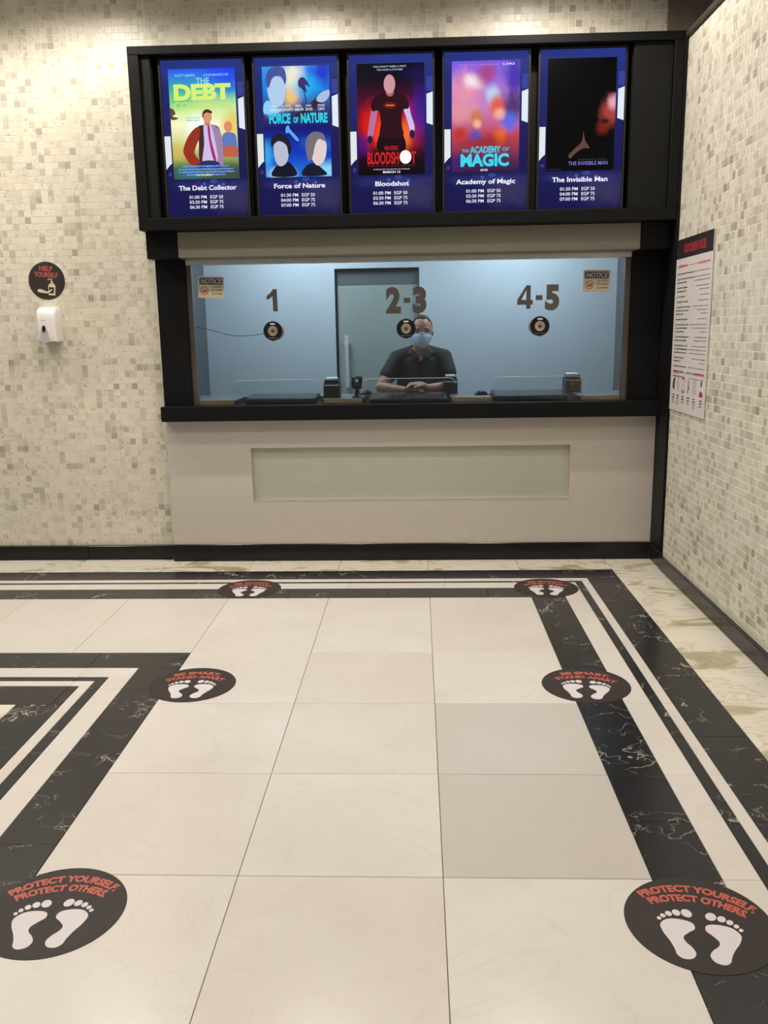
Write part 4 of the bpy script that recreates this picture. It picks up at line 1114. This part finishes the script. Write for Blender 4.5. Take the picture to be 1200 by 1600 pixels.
SG('loop_symbol', ([(x, y, 0) for x, y in o_] + [(ic[2] + (x - ic[2]) * .72, .16 + (y - .16) * .8, 0) for x, y in o_], [(k, (k + 1) % len(o_), len(o_) + (k + 1) % len(o_), len(o_) + k) for k in range(len(o_))]), M_RED2)
SG('figure_symbol', flat([(ic[3] - .02, .12), (ic[3] - .005, .12), (ic[3], .14), (ic[3] + .025, .15), (ic[3] + .005, .165), (ic[3], .205), (ic[3] - .01, .205), (ic[3] - .014, .16)]), M_GINK)
for k in (-1, 0, 1): SG('bar_symbol', flat(rect(ic[4] + k * .024 - .003, ic[4] + k * .024 + .003, .115 + .01 * abs(k), .20)), M_GINK)
SG('person_symbol', flat(smooth_poly([(ic[5] - .03, .118), (ic[5] + .03, .118), (ic[5] + .018, .142), (ic[5], .15), (ic[5] - .018, .142)], 3)), M_RED2)
SG('person_symbol', flat(ell(ic[5], .19, .013, .018, 16)), M_INK)
for k, x in enumerate(ic):
    for j in range(4 if k in (0, 1, 4) else 3):
        SG('caption', scribble(x - .024, x + .024, .090 - j * .016, .100 - j * .016, rs, .2), M_INK if j < 2 else M_GINK)
part('fixing_screw', xf(lathe([(0.003, 0), (0.002, .0015)], 12), PM @ Matrix.Translation((.012, h - .075, .0004))), M_STEEL, t)

# ------------------------------------------------------------------ floor stickers
SOLE = [(.07, .00), (.24, .05), (.44, .02), (.56, -.12), (.53, -.30), (.43, -.50), (.37, -.66), (.34, -.78), (.25, -.85), (.12, -.82), (.06, -.70), (.11, -.57), (.20, -.46), (.22, -.35), (.13, -.23), (.04, -.13)]
TOES = [(.145, .185, .080, .098), (.305, .165, .062, .075), (.425, .115, .050, .062), (.515, .045, .040, .048), (.575, -.030, .032, .040)]
def floor_sticker(x, y, rot, lines, label):
    t = thing('floor_sticker', (x, y, 0.0002), label, 'sticker', 'round footprint stickers on the floor', rz=math.radians(rot))
    R_ = 0.194
    lpart('disc', lathe([(R_, 0), (R_ - .0006, .0010)], 72), M_STICK, t)
    for tx, base, wd, cap in lines:
        lpart('lettering', lift(text2d(tx, cap * R_, 0, base * R_, wd * R_, 0.05, bend=1.1 * R_), .0014), M_RED, t)
    for s_ in (-1, 1):
        P = [(s_ * (a * .86 + .035) * R_, (b * .88 - .04) * R_) for a, b in SOLE]
        if s_ < 0: P = P[::-1]
        f = lpart('footprint', lift(flat(smooth_poly(P, 4)), .0014), M_WPRINT, t)
        fc = Vector(f.location)
        for a, b, ra, rb in TOES:
            q = lpart('toe_print', lift(flat(ell(s_ * (a * .86 + .035) * R_, (b * .9 - .01) * R_, ra * .9 * R_, rb * .9 * R_, 18, -s_ * .3)), .0014), M_WPRINT, f)
            q.location = Vector(q.location) - fc
    return t
BS = [('BE SMART,', .60, 1.10, .155), ('STAND APART', .37, 1.36, .150)]
PY = [('PROTECT YOURSELF.', .66, 1.62, .145), ('PROTECT OTHERS.', .44, 1.32, .145)]
floor_sticker(-0.510, 2.880, 2, BS, 'dark BE SMART floor sticker on the far border, left one')
floor_sticker(1.312, 2.880, -6, BS, 'dark BE SMART floor sticker on the far border, in its right corner')
floor_sticker(-0.490, 1.402, 1, BS, 'dark BE SMART floor sticker at the corner of the left black border')
floor_sticker(1.274, 1.398, -9, BS, 'dark BE SMART floor sticker halfway along the right black border')
floor_sticker(-0.478, -0.165, 5, PY, 'dark PROTECT YOURSELF floor sticker at the lower left')
floor_sticker(1.275, -0.187, -13, PY, 'dark PROTECT YOURSELF floor sticker at the lower right')

# ------------------------------------------------------------------ the cashier
def remesh(name, m, voxel, smooth_n, mat, parent, label=None):
    me = bpy.data.meshes.new('tmp'); me.from_pydata(m[0], [], m[1]); me.update()
    o = bpy.data.objects.new('tmp', me); COL.objects.link(o)
    md = o.modifiers.new('r', 'REMESH'); md.mode = 'VOXEL'; md.voxel_size = voxel
    sm = o.modifiers.new('s', 'SMOOTH'); sm.factor = 0.5; sm.iterations = smooth_n
    dg = bpy.context.evaluated_depsgraph_get(); dg.update()
    r = bpy.data.meshes.new_from_object(o.evaluated_get(dg))
    V = [tuple(v.co) for v in r.vertices]; F = [tuple(p.vertices) for p in r.polygons]
    bpy.data.objects.remove(o); bpy.data.meshes.remove(r); bpy.data.meshes.remove(me)
    if parent is None: return V, F
    return part(name, (V, F), mat, parent, smooth=True, label=label)
_ico = None
def ball(c, r):
    global _ico
    if _ico is None:
        bm = bmesh.new(); bmesh.ops.create_icosphere(bm, subdivisions=3, radius=1.0); _ico = from_bm(bm)
    rr = r if isinstance(r, (tuple, list)) else (r, r, r)
    return [(c[0] + v[0] * rr[0], c[1] + v[1] * rr[1], c[2] + v[2] * rr[2]) for v in _ico[0]], _ico[1]
def limb(p0, r0, p1, r1, n=8):
    a = r0 if isinstance(r0, (tuple, list)) else (r0,) * 3; b = r1 if isinstance(r1, (tuple, list)) else (r1,) * 3
    return join(*[ball([p0[k] + (p1[k] - p0[k]) * i / n for k in range(3)], [a[k] + (b[k] - a[k]) * i / n for k in range(3)]) for i in range(n + 1)])
HX, HY, HZ = 0.572, 4.115, 1.545
PS_ = thing('person', (0.56, 4.30, 0.0), 'person in black polo shirt and blue face mask, arms folded on the worktop', 'person')
SHL, SHR = (0.394, 4.205, 1.346), (0.728, 4.205, 1.350)
ELL, ELR = (0.276, 4.065, 1.150), (0.786, 4.080, 1.154)
WRL, WRR = (0.425, 3.985, 1.138), (0.612, 3.990, 1.148)
torso = [limb((0.56, 4.205, 1.325), (0.145, 0.085, 0.075), (0.56, 4.23, 1.20), (0.165, 0.105, 0.09), 6),
         limb((0.56, 4.23, 1.20), (0.165, 0.105, 0.09), (0.56, 4.29, 0.98), (0.150, 0.105, 0.09), 6)]
body = torso + [limb((0.56, 4.29, 0.98), (0.155, 0.11, 0.10), (0.56, 4.31, 0.90), (0.165, 0.115, 0.10), 3),
    limb(SHL, 0.052, (0.51, 4.20, 1.382), 0.050, 5), limb(SHR, 0.052, (0.61, 4.20, 1.382), 0.050, 5),
    limb((0.562, 4.185, 1.385), (0.058, 0.058, 0.05), (HX - .002, HY + .022, 1.47), (0.052, 0.054, 0.05), 5),
    ball((HX, HY, HZ + 0.012), (0.074, 0.092, 0.094)), ball((HX, HY - 0.012, HZ - 0.038), (0.062, 0.076, 0.078)), ball((HX, HY - 0.028, HZ - 0.085), (0.040, 0.050, 0.040)),
    limb((HX, HY - 0.088, HZ - 0.006), (0.010, 0.012, 0.01), (HX, HY - 0.102, HZ - 0.040), (0.014, 0.016, 0.012), 4),
    limb((HX - 0.036, HY - 0.078, HZ + 0.012), (0.022, 0.014, 0.008), (HX + 0.036, HY - 0.078, HZ + 0.012), (0.022, 0.014, 0.008), 4),
    ball((HX - 0.076, HY + 0.012, HZ - 0.012), (0.010, 0.018, 0.030)), ball((HX + 0.076, HY + 0.012, HZ - 0.012), (0.010, 0.018, 0.030)),
    limb(SHL, 0.052, ELL, 0.042), limb(SHR, 0.052, ELR, 0.042),
    limb(ELL, 0.041, WRL, (0.029, 0.029, 0.026)), limb(ELR, 0.041, WRR, (0.029, 0.029, 0.026))]
for s_ in (-1, 1):      # legs, standing behind the counter
    hip, kn, an = (0.56 + s_ * 0.09, 4.315, 0.90), (0.56 + s_ * 0.10, 4.30, 0.48), (0.56 + s_ * 0.105, 4.34, 0.09)
    body += [limb(hip, 0.086, kn, 0.058), limb(kn, 0.058, an, 0.040), limb(an, 0.040, (an[0] + s_ * 0.02, 4.22, 0.035), (0.042, 0.05, 0.035), 4)]
# hands: palms and five fingers each, the right one laid over the left
body += [limb(WRL, (0.028, 0.028, 0.024), (0.480, 3.968, 1.132), (0.040, 0.034, 0.022), 4)]
for k, (dy, ln_, dz) in enumerate(((-0.028, 0.066, 0.000), (-0.009, 0.074, 0.004), (0.011, 0.070, 0.004), (0.030, 0.056, 0.0))):
    p = (0.508, 3.962 + dy, 1.134 + dz); q = (0.508 + ln_ * .55, 3.958 + dy, 1.138 + dz); e_ = (0.508 + ln_, 3.955 + dy, 1.122)
    body += [limb(p, 0.0100, q, 0.0092, 5), limb(q, 0.0092, e_, 0.0078, 5)]
body += [limb((0.455, 3.948, 1.140), 0.012, (0.492, 3.922, 1.142), 0.0095, 5), limb((0.492, 3.922, 1.142), 0.0095, (0.522, 3.914, 1.134), 0.008, 4)]
body += [limb(WRR, (0.028, 0.028, 0.024), (0.553, 3.966, 1.172), (0.040, 0.036, 0.023), 5)]
for k, (dy, ln_, dz) in enumerate(((-0.036, 0.076, -0.004), (-0.014, 0.086, 0.004), (0.009, 0.082, 0.006), (0.032, 0.066, 0.0))):
    p = (0.528, 3.960 + dy, 1.178 + dz); q = (0.528 - ln_ * .50, 3.950 + dy, 1.176 + dz); e_ = (0.528 - ln_ * .88, 3.942 + dy, 1.150)
    body += [limb(p, 0.0102, q, 0.0095, 5), limb(q, 0.0095, e_, 0.0080, 5)]
body += [limb((0.572, 3.944, 1.168), 0.0125, (0.540, 3.914, 1.162), 0.0098, 5), limb((0.540, 3.914, 1.162), 0.0098, (0.512, 3.906, 1.152), 0.0082, 4)]
BODY = remesh('body', join(*body), 0.0042, 5, M_SKIN, PS_)
def mid(a, b, t): return tuple(a[k] + (b[k] - a[k]) * t for k in range(3))
g = 0.013
shirt = [limb((0.56, 4.205, 1.325), (0.145 + g, 0.085 + g, 0.073), (0.56, 4.23, 1.20), (0.166 + g, 0.105 + g, 0.09), 6),
         limb((0.56, 4.23, 1.20), (0.166 + g, 0.105 + g, 0.09), (0.56, 4.30, 0.93), (0.164 + g, 0.112 + g, 0.08), 7),
         limb(SHL, 0.052 + g, (0.51, 4.20, 1.382), 0.050 + g, 5), limb(SHR, 0.052 + g, (0.61, 4.20, 1.382), 0.050 + g, 5),
         limb(SHL, 0.052 + g, mid(SHL, ELL, .56), 0.050 + g, 6), limb(SHR, 0.052 + g, mid(SHR, ELR, .52), 0.050 + g, 6)]
SV, SF = remesh('polo_shirt', join(*shirt), 0.005, 4, M_SHIRT, None)
def in_neck(v):       # the open V of the collar and the neck hole
    x, y, z = v[0] - 0.563, v[1], v[2]
    return (y < 4.17 and z > 1.322 and abs(x) < (z - 1.322) * 0.62) or (z > 1.385 and x * x + (y - 4.175) ** 2 < 0.068 ** 2)
SF = [f for f in SF if not all(in_neck(SV[i]) for i in f)]
part('polo_shirt', (SV, SF), M_SHIRT, PS_, smooth=True, label='black polo shirt')
def collar_half(s_):
    P = [(0.562 + s_ * 0.058, 4.235, 1.425), (0.562 + s_ * 0.070, 4.185, 1.432), (0.562 + s_ * 0.052, 4.118, 1.412), (0.562 + s_ * 0.018, 4.092, 1.375), (0.562 + s_ * 0.046, 4.088, 1.352), (0.562 + s_ * 0.084, 4.112, 1.385), (0.562 + s_ * 0.098, 4.185, 1.405), (0.562 + s_ * 0.086, 4.240, 1.408)]
    F = [(0, 1, 6, 7), (1, 2, 5, 6), (2, 3, 4, 5)]
    return P, F
for s_ in (-1, 1):
    c = part('collar', collar_half(s_), M_SHIRT, PS_)
    md = c.modifiers.new('thick', 'SOLIDIFY'); md.thickness = 0.006; md.offset = 0
part('placket', bbox(0.550, 0.572, 4.100, 4.112, 1.235, 1.330, 0.003, 1), M_PLASTIC, PS_)
tr_ = []
for s_ in (-1, 1):
    tr_ += [limb((0.56 + s_ * 0.09, 4.315, 0.90), 0.098, (0.56 + s_ * 0.10, 4.30, 0.48), 0.072), limb((0.56 + s_ * 0.10, 4.30, 0.48), 0.072, (0.56 + s_ * 0.105, 4.34, 0.12), 0.062)]
remesh('trousers', join(*tr_, limb((0.56, 4.30, 0.96), (0.172, 0.124, 0.08), (0.56, 4.31, 0.88), (0.172, 0.124, 0.09), 3)), 0.008, 3, M_TROUS, PS_)
# short hair: the upper back of the skull, a little proud of it
hv, hf = ball((HX, HY + 0.006, HZ + 0.016), (0.0775, 0.0935, 0.0985))
def hairline(v):
    x, y, z = v[0] - HX, v[1] - HY, v[2] - HZ
    return z > 0.070 + 0.9 * (-y - 0.055) if y < -0.02 else z > -0.030 + 0.95 * max(0, -y + 0.03) if y < 0.05 else z > -0.055
keep = {i for i, v in enumerate(hv) if hairline(v)}
hf2 = [f for f in hf if all(i in keep for i in f)]
idx = {i: k for k, i in enumerate(sorted({i for f in hf2 for i in f}))}
hr = part('hair', ([hv[i] for i in sorted(idx)], [tuple(idx[i] for i in f) for f in hf2]), M_HAIR, PS_, smooth=True, label='short dark hair')
hr.modifiers.new('thick', 'SOLIDIFY').thickness = 0.006
for s_ in (-1, 1):
    part('eyebrow', xf(bbox(-.017, .017, -.004, .004, -.0032, .0032, .0025, 2), Matrix.Translation((HX + s_ * .032, HY - .0905, HZ + .014)) @ Matrix.Rotation(s_ * .12, 4, 'Y') @ Matrix.Rotation(s_ * .35, 4, 'Z')), M_HAIR, PS_, smooth=True)
    ey = part('eye', ball((HX + s_ * .032, HY - .0835, HZ - .008), (.0125, .0070, .0042)), M_EYE, PS_, smooth=True)
    part('iris', ball((HX + s_ * .032, HY - .0892, HZ - .008), (.0055, .0022, .0050)), M_HAIR, ey, smooth=True)
# surgical mask: pleated curved sheet over nose and mouth
MV, MF = [], []
nu, nv = 13, 9
for j in range(nv):
    v_ = j / (nv - 1)
    for i in range(nu):
        u_ = i / (nu - 1) * 2 - 1
        a = u_ * 1.12
        z = HZ - 0.030 - 0.090 * v_ + 0.016 * (1 - abs(u_)) * (1 - v_) + 0.020 * abs(u_) ** 2 * v_
        wide = 0.068 - 0.028 * v_ ** 2
        bulge = 0.036 * math.sin(PI * min(1, .22 + v_ * .66)) * math.cos(u_ * PI / 2)
        MV.append((HX + wide * math.sin(a) / math.sin(1.12), HY - 0.012 - 0.068 * math.cos(a) - bulge + 0.0025 * math.sin(v_ * 6 * PI), z))
for j in range(nv - 1):
    for i in range(nu - 1):
        MF.append((j * nu + i, j * nu + i + 1, (j + 1) * nu + i + 1, (j + 1) * nu + i))
mk = part('face_mask', (MV, MF), M_MASK, PS_, smooth=True, label='pale blue surgical face mask')
mk.modifiers.new('thick', 'SOLIDIFY').thickness = 0.003
part('nose_strip', tube([(v[0], v[1] - .002, v[2] + .001) for v in MV[2:nu - 2]], 0.0035, 8), M_MASKW, mk, smooth=True)
for s_ in (-1, 1):
    part('ear_loop', tube([(HX + s_ * .068, HY - .045, HZ - .018), (HX + s_ * .080, HY + .008, HZ + .010), (HX + s_ * .082, HY + .026, HZ - .006), (HX + s_ * .074, HY + .005, HZ - .046), (HX + s_ * .056, HY - .042, HZ - .090)], 0.0018, 6), M_MASKW, mk, smooth=True)
